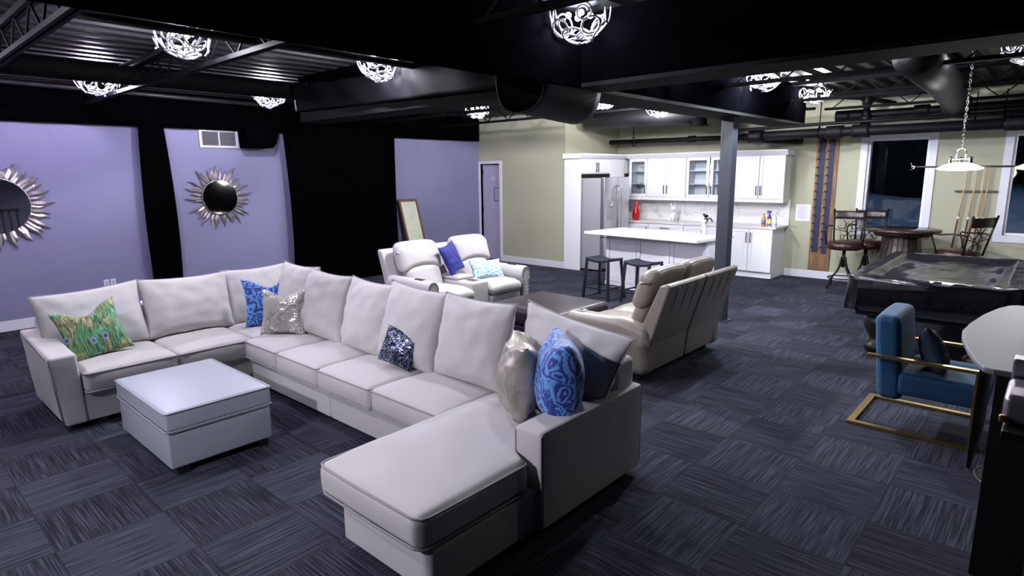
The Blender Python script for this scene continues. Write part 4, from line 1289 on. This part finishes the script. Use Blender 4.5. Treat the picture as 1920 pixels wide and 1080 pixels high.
# fridge
t = thing('refrigerator', 'stainless french-door refrigerator with ice dispenser beside white panel', 'refrigerator', (-6.6, 9.98, 0))
part('body', MB().rbox(-7.12, -6.42, 9.56, 10.42, 0.03, 1.76, 0.01, 1), m_fridge_side, t)
for (a, b_) in ((9.555, 9.985), (9.995, 10.425)):
    d = part('door', MB().rbox(-6.41, -6.33, a, b_, 0.66, 1.775, 0.012, 1), m_steelish, t)
    yy = 9.955 if a < 9.9 else 10.025
    sg = -1 if a < 9.9 else 1
    part('handle', MB().tube([(-6.33, yy, 0.78), (-6.275, yy + sg * 0.01, 0.82), (-6.262, yy + sg * 0.035, 1.2), (-6.275, yy + sg * 0.01, 1.58), (-6.33, yy, 1.62)], 0.011, 8), m_chrome, d)
    if a < 9.9:
        part('ice_dispenser', MB().box(-6.329, -6.322, 9.66, 9.86, 0.98, 1.36), m_fridge_side, d)
        part('dispenser_nozzle', MB().rbox(-6.322, -6.30, 9.71, 9.81, 1.24, 1.33, 0.008, 1), m_chrome, d)
part('freezer_drawer', MB().rbox(-6.41, -6.33, 9.555, 10.425, 0.07, 0.65, 0.012, 1), m_steelish, t)
part('handle', MB().tube([(-6.33, 9.65, 0.58), (-6.27, 9.68, 0.58), (-6.26, 9.99, 0.58), (-6.27, 10.3, 0.58), (-6.33, 10.33, 0.58)], 0.011, 8), m_chrome, t)

# base cabinets
BF = 10.74
def lower(x0, x1, fronts, label):
    t = thing('base_cabinet', label, 'cabinet', ((x0 + x1) / 2, BF, 0))
    part('carcass', MB().box(x0, x1, BF, YB - 0.003, 0.10, 0.868), m_white, t)
    part('toe_kick', MB().box(x0, x1, BF + 0.03 , YB - 0.003, 0, 0.10), m_white, t)
    for f in fronts:
        shaker(t, f[0] + 0.002, f[1] - 0.002, f[2], f[3], BF, name=f[4], hand=f[5])
    return t
lower(-4.46, -3.66, [(-4.46, -4.07, 0.115, 0.855, 'door', (-4.10, 0.62, 0.80, False)), (-4.06, -3.66, 0.115, 0.855, 'door', (-4.03, 0.62, 0.80, False))],
      'white two-door base cabinet at the right end of the kitchen counter')
lower(-5.30, -4.47, [(-5.30, -4.90, 0.115, 0.855, 'door', (-4.93, 0.66, 0.80, False)), (-4.88, -4.47, 0.115, 0.855, 'door', (-4.85, 0.66, 0.80, False))],
      'white sink base cabinet behind the right end of the island')
lower(-6.05, -5.31, [(-6.05, -5.31, 0.72, 0.855, 'drawer', (0.79, -5.80, -5.60, True)), (-6.05, -5.69, 0.115, 0.71, 'door', (-5.72, 0.5, 0.66, False)), (-5.68, -5.31, 0.115, 0.71, 'door', (-5.65, 0.5, 0.66, False))],
      'white base cabinet with a wide top drawer below the figurine')
lower(-6.55, -6.06, [(-6.35, -6.06, 0.115, 0.855, 'door', (-6.09, 0.66, 0.80, False))], 'white corner base cabinet below the red vase')
t = thing('corner_cabinet', 'white base cabinet tucked beside the fridge', 'cabinet', (-6.8, 10.8, 0))
part('carcass', MB().box(XE + 0.005, -6.56, 10.46, YB - 0.003, 0.0, 0.868), m_white, t)
part('drawer', MB().box(-6.56, -6.54, 10.47, 10.73, 0.70, 0.855), m_white, t, bevel=0.003)
t = thing('countertop', 'pale stone L-shaped countertop on the kitchen base cabinets', 'countertop', (-5.3, 11, 0.87))
part('slab', MB().box(XE + 0.005, -3.61, BF - 0.03, YB - 0.003, 0.87, 0.905), m_counter, t, bevel=0.004)
part('slab', MB().box(XE + 0.005, -6.53, 10.46, BF - 0.03, 0.87, 0.905), m_counter, t, bevel=0.004)
t = thing('backsplash', 'white marble backsplash slab with grey veins', 'backsplash', (-5.3, YB, 1.1))
part('slab', MB().box(XE, -3.60, YB - 0.018, YB - 0.002, 0.906, 1.36), m_marble, t)
part('slab', MB().box(XE + 0.002, XE + 0.018, 10.46, YB - 0.02, 0.906, 1.36), m_marble, t)
# things on the counter
t = thing('vase', 'tall glossy red glass vase with narrow neck on the counter', 'vase', (-6.42, 10.86, 0.905))
part('vase_body', MB().lathe([(0.035, 0.905), (0.06, 0.92), (0.082, 0.99), (0.078, 1.06), (0.045, 1.15), (0.032, 1.23), (0.036, 1.29), (0.028, 1.29), (0.02, 1.2)], -6.42, 10.86, 28), m_red, t)
t = thing('cat_figurine', 'white ceramic animal figurine with pointed ears on the counter', 'figurine', (-5.68, 11.02, 0.905))
mb = MB()
mb.ball((-5.68, 11.03, 1.00), 0.062, 16, 12, (0.85, 1.0, 1.5)).ball((-5.68, 11.0, 1.15), 0.052, 16, 12, (1, 1, 0.95)).ball((-5.68, 10.955, 1.135), 0.024, 10, 8)
for s in (-1, 1):
    mb.tube([(-5.68 + s * 0.028, 11.0, 1.18), (-5.68 + s * 0.038, 11.0, 1.22), (-5.68 + s * 0.046, 11.0, 1.265)], 0.018, 8, taper=lambda q: 1 - 0.85 * q)
    mb.tube([(-5.68 + s * 0.03, 10.97, 1.04), (-5.68 + s * 0.034, 10.955, 0.91)], 0.017, 8)
part('body', mb, m_ceramic, t)
t = thing('figurine', 'small black figurine on the counter just left of the column', 'figurine', (-5.0, 11.0, 0.905))
part('body', MB().ball((-5.0, 11.0, 0.95), 0.045, 14, 10, (1, 1, 1.0)).ball((-4.99, 10.99, 1.03), 0.038, 12, 10, (1.2, 1, 0.9)).ball((-5.03, 10.98, 1.06), 0.022, 10, 8)
     .tube([(-4.96, 11, 0.98), (-4.90, 11, 0.99), (-4.87, 11, 0.93)], 0.014, 8), m_blackpl, t)
t = thing('faucet', 'small chrome tap on the kitchen counter behind the spray bottle', 'faucet', (-4.78, 11.15, 0.905))
part('spout', MB().tube([(-4.78, 11.15, 0.905), (-4.78, 11.15, 1.02), (-4.78, 11.10, 1.05), (-4.78, 11.0, 1.03)], 0.012, 8), m_chrome, t)
part('lever', MB().tube([(-4.72, 11.15, 0.906), (-4.72, 11.15, 0.96), (-4.69, 11.12, 0.975)], 0.009, 8), m_chrome, t)
def bottle(name, label, x, y, z, body, top, h, r, cap_h=0.05, spray=False, lab=None, grp=None):
    t = thing(name, label, 'bottle', (x, y, z))
    part('bottle_body', MB().lathe([(r * 0.9, z), (r, z + 0.01), (r, z + h * 0.62), (r * 0.55, z + h * 0.82), (r * 0.32, z + h * 0.86), (r * 0.32, z + h)], x, y, 20), body, t)
    if lab: part('bottle_label', MB().lathe([(r * 1.02, z + h * 0.18), (r * 1.02, z + h * 0.52)], x, y, 20), lab, t)
    if spray:
        part('spray_trigger', MB().rbox(x - 0.045, x + 0.03, y - 0.014, y + 0.014, z + h, z + h + 0.035, 0.008, 1)
             .tube([(x - 0.025, y, z + h), (x - 0.035, y, z + h - 0.03)], 0.006, 6), top, t)
    else:
        part('bottle_cap', MB().lathe([(r * 0.38, z + h), (r * 0.36, z + h + cap_h), (0.002, z + h + cap_h)], x, y, 16), top, t)
bottle('cleaner_bottle', 'orange cleaner bottle at the right end of the counter', -3.86, 10.83, 0.905, m_orange, m_orange, 0.20, 0.038, 0.03, lab=m_blueb)
bottle('cleaner_bottle', 'purple trigger spray bottle with yellow label on the counter', -3.775, 10.86, 0.905, m_purpleb, m_purpleb, 0.24, 0.036, spray=True, lab=m_yellowb)
bottle('cleaner_bottle', 'short bottle with blue label in front of the spray bottle', -3.745, 10.79, 0.905, m_yellowb, m_white, 0.12, 0.03, 0.02, lab=m_blueb)
bottle('cleaner_bottle', 'clear bottle rightmost on the kitchen counter', -3.68, 10.84, 0.905, m_clearb, m_clearb, 0.22, 0.04, spray=True, lab=m_white)

# island (rotated)
IR = math.radians(-6.6)
t = thing('kitchen_island', 'white kitchen island with overhanging quartz top behind the stools', 'island', (-4.67, 8.50, 0), IR)
part('worktop', MB().box(-1.04, 1.04, -0.50, 0.50, 0.885, 0.925), m_quartz, t, bevel=0.004)
part('carcass', MB().box(-0.86, 0.99, -0.14, 0.46, 0.0, 0.885), m_white, t)
for k in range(3):
    a = -0.86 + 0.6167 * k; b_ = a + 0.6167
    fr = MB()
    s = 0.07
    fr.box(a + 0.004, a + s, -0.158, -0.14, 0.10, 0.875).box(b_ - s, b_ - 0.004, -0.158, -0.14, 0.10, 0.875).box(a + s, b_ - s, -0.158, -0.14, 0.10, 0.18).box(a + s, b_ - s, -0.158, -0.14, 0.80, 0.875)
    part('front_panel', fr, m_white, t, bevel=0.003)
part('skirting', MB().box(-0.865, 0.995, -0.165, -0.14, 0, 0.09), m_white, t)
part('side_panel', MB().box(0.99, 1.005, -0.13, 0.45, 0.0, 0.88), m_white, t)
bottle('spray_bottle', 'clear spray bottle standing on the island end near the column', -3.98, 8.72, 0.926, m_clearb, m_white, 0.19, 0.035, spray=True, lab=m_white)

# counter stools
def bar_stool(loc, rz, label):
    t = thing('counter_stool', label, 'stool', loc, rz, None)
    def sf(p):
        p.z += 0.030 * (p.x / 0.22) ** 2 * (1 if p.z > 0.5 else 1)
        return p
    part('seat', MB().rbox(-0.225, 0.225, -0.17, 0.17, 0.545, 0.585, 0.012, 8, sf), m_navyl, t)
    for sx in (-1, 1):
        for sy in (-1, 1):
            a = Vector((sx * 0.205, sy * 0.15, 0.575)); b_ = Vector((sx * 0.245, sy * 0.19, 0))
            part('leg', MB().bar(a, b_, 0.036, 0.036), m_navyl, t, bevel=0.004)
    z = 0.16
    for s in (-1, 1):
        part('stretcher', MB().bar((-0.23, s * 0.178, z), (0.23, s * 0.178, z), 0.02), m_navyl, t)
    for s in (-1, 1):
        part('stretcher', MB().bar((s * 0.232, -0.175, z + 0.02), (s * 0.232, 0.175, z + 0.02), 0.02), m_navyl, t)
    return t
s1 = bar_stool((-5.02, 7.60, 0), -0.12, 'dark leather counter stool, left one of the two at the island')
dup(s1, (-4.37, 7.63, 0), -0.10, 'dark leather counter stool, right one at the island, partly behind the recliner')

# paper notice
t = thing('paper_notice', 'white paper notice taped to the yellow wall left of the rack', 'notice', (-3.38, YB, 1.15))
part('sheet', MB().box(-3.50, -3.26, YB - 0.003, YB - 0.0005, 0.99, 1.28), m_paper, t)
mb = MB()
for k in range(13):
    w = 0.16 if k % 4 else 0.10
    mb.box(-3.38 - w / 2, -3.38 + w / 2, YB - 0.0042, YB - 0.003, 1.25 - k * 0.018, 1.254 - k * 0.018)
part('print_lines', mb, m_print, t)
# signs on the closet door
for k, (z0, z1, x0, x1, lab) in enumerate(((1.72, 1.80, 0.23, 0.32, 'small grey plate on the narrow lavender door'), (1.28, 1.56, 0.30, 0.50, 'framed notice on the narrow lavender door'))):
    t = thing('door_sign', lab, 'sign', (-9.495, YD + 0.06, 0), 0.16)
    part('panel', MB().box(x0, x1, -0.008, -0.002, z0, z1), m_door if k else m_grille, t)
    if k:
        part('border', MB().box(x0, x1, -0.012, -0.008, z1 - 0.012, z1).box(x0, x1, -0.012, -0.008, z0, z0 + 0.012).box(x0, x0 + 0.012, -0.012, -0.008, z0, z1).box(x1 - 0.012, x1, -0.012, -0.008, z0, z1), m_blackpl, t)
        part('print_lines', MB().box(x0 + 0.04, x1 - 0.04, -0.010, -0.008, z1 - 0.07, z1 - 0.06).box(x0 + 0.04, x1 - 0.04, -0.010, -0.008, z1 - 0.11, z1 - 0.10).box(x0 + 0.04, x1 - 0.04, -0.010, -0.008, z1 - 0.15, z1 - 0.14), m_print, t)

# ============================================================ PEG RACK
t = thing('peg_rack', 'tall oak peg rack with two navy strips on the yellow wall', 'rack', (-3.05, YB, 0.2))
part('board', MB().box(-3.225, -2.885, YB - 0.025, YB, 0.15, 2.47), m_oak, t, bevel=0.004)
for k, (a, b_) in enumerate(((-3.185, -3.085), (-3.03, -2.945))):
    part('navy_strip', MB().box(a, b_, YB - 0.032, YB - 0.025, 0.46 - 0.02 * k, 2.45), m_rackblue, t)
for k in range(15):
    z = 0.56 + k * 0.135
    for xx in (-3.195, -3.045):
        part('peg', MB().tube([(xx, YB - 0.025, z), (xx, YB - 0.10, z + 0.012)], 0.011, 8).ball((xx, YB - 0.105, z + 0.013), 0.017, 8, 6), m_peg, t)
# cue sticks on the wall
t = thing('cue_rack', 'low dark holder for the cue sticks between the windows', 'rack', (-1.0, YB, 0.45))
part('shelf', MB().box(-1.30, -0.72, YB - 0.09, YB, 0.42, 0.46), m_darkwood, t, bevel=0.004)
part('clip_rail', MB().box(-1.24, -0.74, YB - 0.05, YB, 1.52, 1.545), m_darkwood, t)
for k, (xb, xt) in enumerate(((-1.205, -1.10), (-1.075, -0.985), (-0.945, -0.90), (-0.88, -0.845))):
    t = thing('cue_stick', ('pale cue stick on the wall, leftmost of four', 'pale cue stick on the wall, second from the left', 'pale cue stick on the wall, third from the left', 'pale cue stick on the wall, rightmost of four, behind the stool back')[k],
              'cue stick', (xb, YB - 0.06, 0.46), 0, 'cue sticks between the windows')
    A = Vector((xb, YB - 0.065, 0.46)); B_ = Vector((xt, YB - 0.055, 1.92))
    part('butt', MB().tube([A, A.lerp(B_, 0.45)], 0.0145, 10, taper=lambda q: 1 - 0.2 * q), m_cuebutt, t)
    part('joint_ring', MB().tube([A.lerp(B_, 0.45), A.lerp(B_, 0.475)], 0.0135, 10), m_ceramic, t)
    part('shaft', MB().tube([A.lerp(B_, 0.475), B_], 0.011, 10, taper=lambda q: 1 - 0.35 * q), m_cue, t)

# ============================================================ PUB TABLE AND SWIVEL STOOLS
t = thing('pub_table', 'round dark wood pub table with slatted barrel base by the window', 'table', (-1.72, 10.52, 0))
part('tabletop', MB().lathe([(0.44, 0.955), (0.48, 0.965), (0.485, 0.985), (0.475, 1.0), (0.001, 1.0)], -1.72, 10.52, 48), m_topwood, t)
part('apron', MB().lathe([(0.36, 0.90), (0.40, 0.955), (0.001, 0.955)], -1.72, 10.52, 40), m_darkwood, t)
mb = MB()
for k in range(24):
    a = 2 * PI * k / 24; a2 = 2 * PI * (k + 0.86) / 24
    prof = [(0.33, 0.02), (0.335, 0.2), (0.30, 0.5), (0.255, 0.75), (0.24, 0.90)]
    vs = []
    for r_, z in prof:
        for aa in (a, a2):
            for dr in (0, -0.03): vs.append((-1.72 + (r_ + dr) * math.cos(aa), 10.52 + (r_ + dr) * math.sin(aa), z))
    fs = []
    for j in range(4):
        o_ = j * 4
        fs += [(o_, o_ + 2, o_ + 6, o_ + 4), (o_ + 1, o_ + 5, o_ + 7, o_ + 3), (o_, o_ + 4, o_ + 5, o_ + 1), (o_ + 2, o_ + 3, o_ + 7, o_ + 6)]
    fs += [(0, 1, 3, 2), (16, 18, 19, 17)]
    mb.add(vs, fs)
part('barrel_slats', mb, m_darkwood, t)
part('barrel_core', MB().lathe([(0.30, 0.0), (0.30, 0.2), (0.22, 0.75), (0.21, 0.90)], -1.72, 10.52, 32), m_dark, t)

def spiral(c, r0, r1, a0, a1, n=14):
    return [(c[0] + (r0 + (r1 - r0) * i / n) * math.cos(a0 + (a1 - a0) * i / n), c[1] + (r0 + (r1 - r0) * i / n) * math.sin(a0 + (a1 - a0) * i / n)) for i in range(n + 1)]
def swivel_stool(loc, rz, label, arms=True):
    t = thing('swivel_bar_stool', label, 'bar stool', loc, rz, None)
    part('seat', MB().lathe([(0.10, 0.62), (0.24, 0.63), (0.265, 0.66), (0.268, 0.71), (0.24, 0.745), (0.12, 0.765), (0.001, 0.77)], 0, 0, 40), m_seatl, t)
    part('swivel_post', MB().tube([(0, 0, 0.62), (0, 0, 0.34)], 0.026, 10), m_iron, t)
    for k in range(4):
        a = PI / 4 + k * PI / 2; ca, sa = math.cos(a), math.sin(a)
        pts = [(0.035, 0.50), (0.05, 0.42), (0.075, 0.33), (0.13, 0.24), (0.19, 0.19), (0.235, 0.12), (0.25, 0.0)]
        sm = []
        for i in range(len(pts) - 1):
            for q in range(3): sm.append(((pts[i][0] * (3 - q) + pts[i + 1][0] * q) / 3, (pts[i][1] * (3 - q) + pts[i + 1][1] * q) / 3))
        sm.append(pts[-1])
        part('leg', MB().tube([(r_ * ca, r_ * sa, z) for r_, z in sm], 0.014, 8), m_iron, t)
    part('foot_ring', MB().tube([(0.205 * math.cos(a), 0.205 * math.sin(a), 0.17) for a in [2 * PI * i / 32 for i in range(32)]], 0.010, 8, closed=True), m_iron, t)
    # back (at +y, front is -y)
    def BY(z): return 0.225 + (z - 0.74) * 0.22
    for s in (-1, 1):
        part('back_post', MB().tube([(s * 0.185, BY(0.70), 0.68), (s * 0.205, BY(0.95), 0.95), (s * 0.225, BY(1.24), 1.24)], 0.014, 8), m_iron, t)
    part('top_rail', MB().grid(lambda u, v: (-0.215 + 0.43 * u, BY(1.10) + 0.035 * math.sin(PI * u) + 0.02 * v, 1.08 + 0.13 * v), 12, 3), m_darkwood, t)
    o = t.children[-1]; sd = o.modifiers.new('s', 'SOLIDIFY'); sd.thickness = 0.022
    mb = MB()
    for s in (-1, 1):
        curves = [spiral((s * 0.105, 0.985), 0.078, 0.05, PI / 2 + s * 0.2, PI / 2 + s * 0.2 - s * (-4.3), 18)]
        c1 = [(s * 0.05, 1.0), (s * 0.035, 0.97), (s * 0.055, 0.93), (s * 0.03, 0.885), (-s * 0.01, 0.85), (-s * 0.05, 0.81), (-s * 0.06, 0.775), (-s * 0.03, 0.755)]
        c2 = [(s * 0.04, 0.99), (s * 0.02, 1.015), (s * 0.0, 1.0), (s * 0.012, 0.98)]
        c3 = spiral((s * 0.062, 0.80), 0.045, 0.02, -PI / 2, -PI / 2 + s * 5.0, 14)
        for cv in curves + [c1, c2, c3]:
            mb.tube([(p[0], BY(p[1]), p[1]) for p in cv], 0.0065, 6)
        mb.tube([(s * 0.195, BY(0.92), 0.92), (s * 0.12, BY(0.905), 0.905), (s * 0.03, BY(0.885), 0.885)], 0.0065, 6)
    part('scrollwork', mb, m_iron, t)
    if arms:
        for s in (-1, 1):
            part('armrest', MB().tube([(s * 0.215, BY(0.97), 0.97), (s * 0.265, 0.10, 0.985), (s * 0.275, -0.08, 0.965), (s * 0.27, -0.17, 0.975), (s * 0.27, -0.19, 0.95), (s * 0.265, -0.15, 0.85), (s * 0.25, -0.10, 0.70)], 0.012, 8), m_iron, t)
    return t
st = swivel_stool((-2.50, 10.62, 0), PI + 0.12 + PI, 'swivel bar stool with scrolled iron back left of the pub table')
dup(st, (-1.03, 10.42, 0), -H90 - 0.55, 'swivel bar stool with scrolled iron back right of the pub table')
dup(st, (-2.27, 10.97, 0), 0.10 , 'dark swivel bar stool half hidden behind the left stool, at the window')

# ============================================================ POOL TABLE
t = thing('pool_table', 'pool table under a wrinkled black vinyl cover', 'pool table', (-0.86, 7.98, 0))
PX0, PX1, PY0, PY1 = -1.56, -0.16, 6.78, 9.15
def cover(u, v):
    # u,v 0..1 over an extended sheet; rounded-rectangle drape
    x = -1.16 + 2.32 * u; y = -1.16 + 2.32 * v       # in units: |.|<=1 is the top
    def m1(a, h, L):
        return a * h if abs(a) <= 1 else math.copysign(h, a)
    hx, hy = (PX1 - PX0) / 2, (PY1 - PY0) / 2
    cx, cy = (PX0 + PX1) / 2, (PY0 + PY1) / 2
    ex = max(0, abs(x) - 1); ey = max(0, abs(y) - 1)
    px = cx + math.copysign(min(abs(x), 1), x) * hx
    py = cy + math.copysign(min(abs(y), 1), y) * hy
    # round the corners in plan
    ax_, ay_ = min(abs(x), 1), min(abs(y), 1)
    rr = 0.12
    qx, qy = max(0, ax_ * hx - (hx - rr)), max(0, ay_ * hy - (hy - rr))
    L = math.hypot(qx, qy)
    if L > rr:
        px = cx + math.copysign((hx - rr) + qx * rr / L, x); py = cy + math.copysign((hy - rr) + qy * rr / L, y)
    drop = max(ex, ey) / 0.16
    fl = 0.02 * math.sin(26 * (u + v)) * drop + 0.012 * math.sin(61 * (u - v)) * drop
    px += math.copysign(1, x) * (0.012 * drop + 0.6 * fl) * (1 if ex > 0 else 0)
    py += math.copysign(1, y) * (0.012 * drop + 0.6 * fl) * (1 if ey > 0 else 0)
    # top: rail around, sag inside
    inx = max(0, 1 - abs(x)) * hx; iny = max(0, 1 - abs(y)) * hy
    e = min(inx, iny)
    s = max(0, min(1, (e - 0.13) / 0.10)); s = s * s * (3 - 2 * s)
    z = 0.82 - 0.058 * s
    z += 0.018 * noise.noise(Vector((px * 3, py * 2, 0))) * s + 0.007 * noise.noise(Vector((px * 11, py * 4, 2))) + 0.010 * abs(noise.noise(Vector((px * 4, py * 9, 7)))) * s
    if e < 0.02: z -= 0.012
    z -= drop * 0.34 + 0.01 * drop * noise.noise(Vector((px * 5, py * 5, 4)))
    return (px, py, z)
part('vinyl_cover', MB().grid(cover, 110, 150), m_vinyl, t)
part('cabinet', MB().box(PX0 + 0.09, PX1 - 0.09, PY0 + 0.09, PY1 - 0.09, 0.40, 0.74), m_dark, t, bevel=0.02)
for lx in (PX0 + 0.28, PX1 - 0.28):
    for ly in (PY0 + 0.30, PY1 - 0.30):
        part('leg', MB().lathe([(0.10, 0.0), (0.12, 0.03), (0.115, 0.08), (0.07, 0.12), (0.085, 0.17), (0.135, 0.26), (0.14, 0.34), (0.11, 0.40)], lx, ly, 20), m_blackpl, t)
# pool table lamp
t = thing('billiard_light', 'chrome billiard pendant with lit glass saucers over the pool table', 'pendant light', (-0.85, 7.9, 1.95))
LX, LY = -0.85, 7.9
part('bar', MB().tube([(-1.24, LY, 1.885), (0.5, LY, 1.875)], 0.010, 8), m_iron, t)
part('finial', MB().ball((-1.26, LY, 1.89), 0.018, 8, 6).tube([(-1.26, LY, 1.88), (-1.285, LY, 1.93)], 0.006, 6).tube([(-1.25, LY, 1.88), (-1.28, LY, 1.85)], 0.006, 6), m_chrome, t)
for (sx, lw) in ((LX, 15), (-0.20, 12)):
    sh = part('glass_saucer', MB().lathe([(0.055, 1.925), (0.10, 1.915), (0.16, 1.89), (0.200, 1.868), (0.203, 1.862), (0.17, 1.850), (0.10, 1.845), (0.001, 1.843)], sx, LY, 36), m_saucer, t)
    for k in (-1, 0, 1):
        part('lamp_socket', MB().lathe([(0.022, 1.90), (0.028, 1.92), (0.016, 1.94), (0.02, 1.965), (0.012, 1.985)], sx + k * 0.085, LY + 0.02 * (k == 0), 16), m_chrome, t)
    part('socket_arm', MB().tube([(sx - 0.09, LY, 1.96), (sx, LY, 1.965), (sx + 0.09, LY, 1.96)], 0.006, 6), m_chrome, t)
    part('yoke', MB().tube([(sx - 0.04, LY, 1.96), (sx - 0.04, LY, 2.04), (sx - 0.02, LY, 2.07), (sx + 0.02, LY, 2.07), (sx + 0.04, LY, 2.04), (sx + 0.04, LY, 1.96)], 0.007, 6), m_chrome, t)
    mb = MB()
    zz = 2.07; k = 0; x_ = sx + 0.0
    while zz < 3.0:
        cpts = []
        for i in range(10):
            a = 2 * PI * i / 10
            dx = 0.010 * math.cos(a); dz = 0.022 * math.sin(a)
            cpts.append((x_ + (dx if k % 2 else 0), LY + (0 if k % 2 else dx), zz + 0.02 + dz))
        mb.tube(cpts, 0.003, 5, closed=True)
        zz += 0.034; k += 1
    part('chain', mb, m_chrome, t)
    ld = bpy.data.lights.new('saucer_lamp', 'POINT'); ld.energy = lw; ld.color = (1, 1, 0.98); ld.shadow_soft_size = 0.12
    lo_ = bpy.data.objects.new('lamp_light', ld); C.objects.link(lo_); lo_.parent = t; lo_.location = Vector((sx, LY, 1.78)) - Vector((-0.85, 7.9, 1.95))

# ============================================================ BLUE ARMCHAIR
t = thing('armchair', 'teal velvet armchair with brass sled frame near the pool table', 'armchair', (-0.62, 5.2, 0))
AX0, AX1, AY0, AY1 = -1.02, -0.27, 4.84, 5.58
bw = 0.045
part('sled_base', MB().box(AX0, AX0 + bw, AY0, AY1, 0, 0.022).box(AX0 + bw, AX1, AY0, AY0 + bw, 0, 0.022).box(AX0 + bw, AX1, AY1 - bw, AY1, 0, 0.022), m_brass, t, bevel=0.002)
for yy in (AY0, AY1 - bw):
    part('front_post', MB().box(AX1 - 0.025, AX1, yy, yy + bw, 0.022, 0.535), m_brass, t, bevel=0.002)
    part('arm_bar', MB().box(-0.93, AX1, yy, yy + bw, 0.535, 0.557), m_brass, t, bevel=0.002)
def bk(p):
    p.x -= 0.10 * (p.z - 0.22)
    p.z += 0.012 * math.sin(PI * (p.y - AY0) / (AY1 - AY0)) if p.z > 0.7 else 0
    return p
part('backrest', MB().rbox(-0.86, -0.70, AY0 + 0.065, AY1 - 0.065, 0.22, 0.83, 0.05, 6, bk), m_teal, t)
part('seat', MB().rbox(-0.74, -0.22, AY0 + 0.06, AY1 - 0.06, 0.27, 0.44, 0.04, 5), m_teal, t)
throw('throw_pillow', 'dark teal pillow resting on the teal armchair seat', m_tealdark, (-0.57, 5.12, 0.575), (0.38, 0.34), 0.16, H90 + 0.25, 0.35, 0.3, 41)

# ============================================================ RIGHT FOREGROUND
# free-form high table whose grey top shows at the right edge
out = [(-0.305, 3.72), (-0.29, 3.56), (-0.245, 3.33), (-0.205, 3.17), (-0.165, 3.06), (-0.13, 3.045), (0.05, 3.055), (0.25, 3.15), (0.48, 3.35), (0.62, 3.62), (0.62, 3.95), (0.48, 4.3), (0.25, 4.52), (0.02, 4.61),
       (-0.13, 4.625), (-0.17, 4.59), (-0.215, 4.45), (-0.26, 4.22), (-0.295, 3.92)]
t = thing('high_table', 'high table with rounded grey top at the right edge of the picture', 'table', (0.1, 3.9, 0))
mb = MB().prism(out, 1.035, 1.06)
part('tabletop', mb, m_steelgrey, t, bevel=0.006)
part('pedestal', MB().lathe([(0.055, 0.03), (0.05, 0.2), (0.05, 0.9), (0.10, 1.034)], 0.02, 4.50, 24), m_blackpl, t)
fp = part('foot_plate', MB().lathe([(0.23, 0.0), (0.235, 0.012), (0.20, 0.026), (0.06, 0.05), (0.001, 0.05)], 0.02, 4.50, 48), m_dark, t)
part('chrome_rim', MB().tube([(0.02 + 0.237 * math.cos(a), 4.50 + 0.237 * math.sin(a), 0.012) for a in [2 * PI * i / 48 for i in range(48)]], 0.006, 6, closed=True), m_handle, fp)
part('privacy_panel', MB().box(-0.20, -0.185, 3.45, 4.15, 0.45, 1.035), m_blackpl, t)
part('cabinet_base', MB().box(-0.13, 0.45, 3.30, 4.15, 0.0, 1.033), m_dark, t)
# gear stand at the very edge
t = thing('equipment_stand', 'black pedestal stand under the silver case, right edge', 'stand', (0.2, 2.6, 0))
part('top_shelf', MB().box(-0.065, 0.40, 2.42, 2.85, 1.00, 1.025), m_blackpl, t, bevel=0.004)
part('column', MB().box(0.10, 0.26, 2.55, 2.72, 0.04, 1.0), m_blackpl, t)
part('foot', MB().rbox(-0.12, 0.42, 2.40, 2.88, 0.0, 0.04, 0.015, 1), m_blackpl, t)
t = thing('silver_case', 'small brushed silver case with a latch at the right edge', 'case', (0.1, 2.62, 1.025))
part('body', MB().rbox(-0.072, 0.35, 2.50, 2.74, 1.026, 1.125, 0.022, 1), m_alu, t)
part('latch', MB().rbox(-0.078, -0.055, 2.49, 2.51, 1.03, 1.055, 0.006, 1), m_brass, t)
t = thing('silver_device', 'silver upright device with black bracket behind the case, right edge', 'device', (0.1, 2.79, 1.025))
part('body', MB().box(-0.068, 0.3, 2.765, 2.84, 1.026, 1.185), m_alu, t, bevel=0.006)
part('face_plate', MB().box(-0.035, 0.28, 2.76, 2.766, 1.05, 1.175), m_fridge_side, t)
part('bracket', MB().bar((-0.06, 2.752, 1.11), (0.2, 2.752, 1.145), 0.012, 0.022), m_blackpl, t)
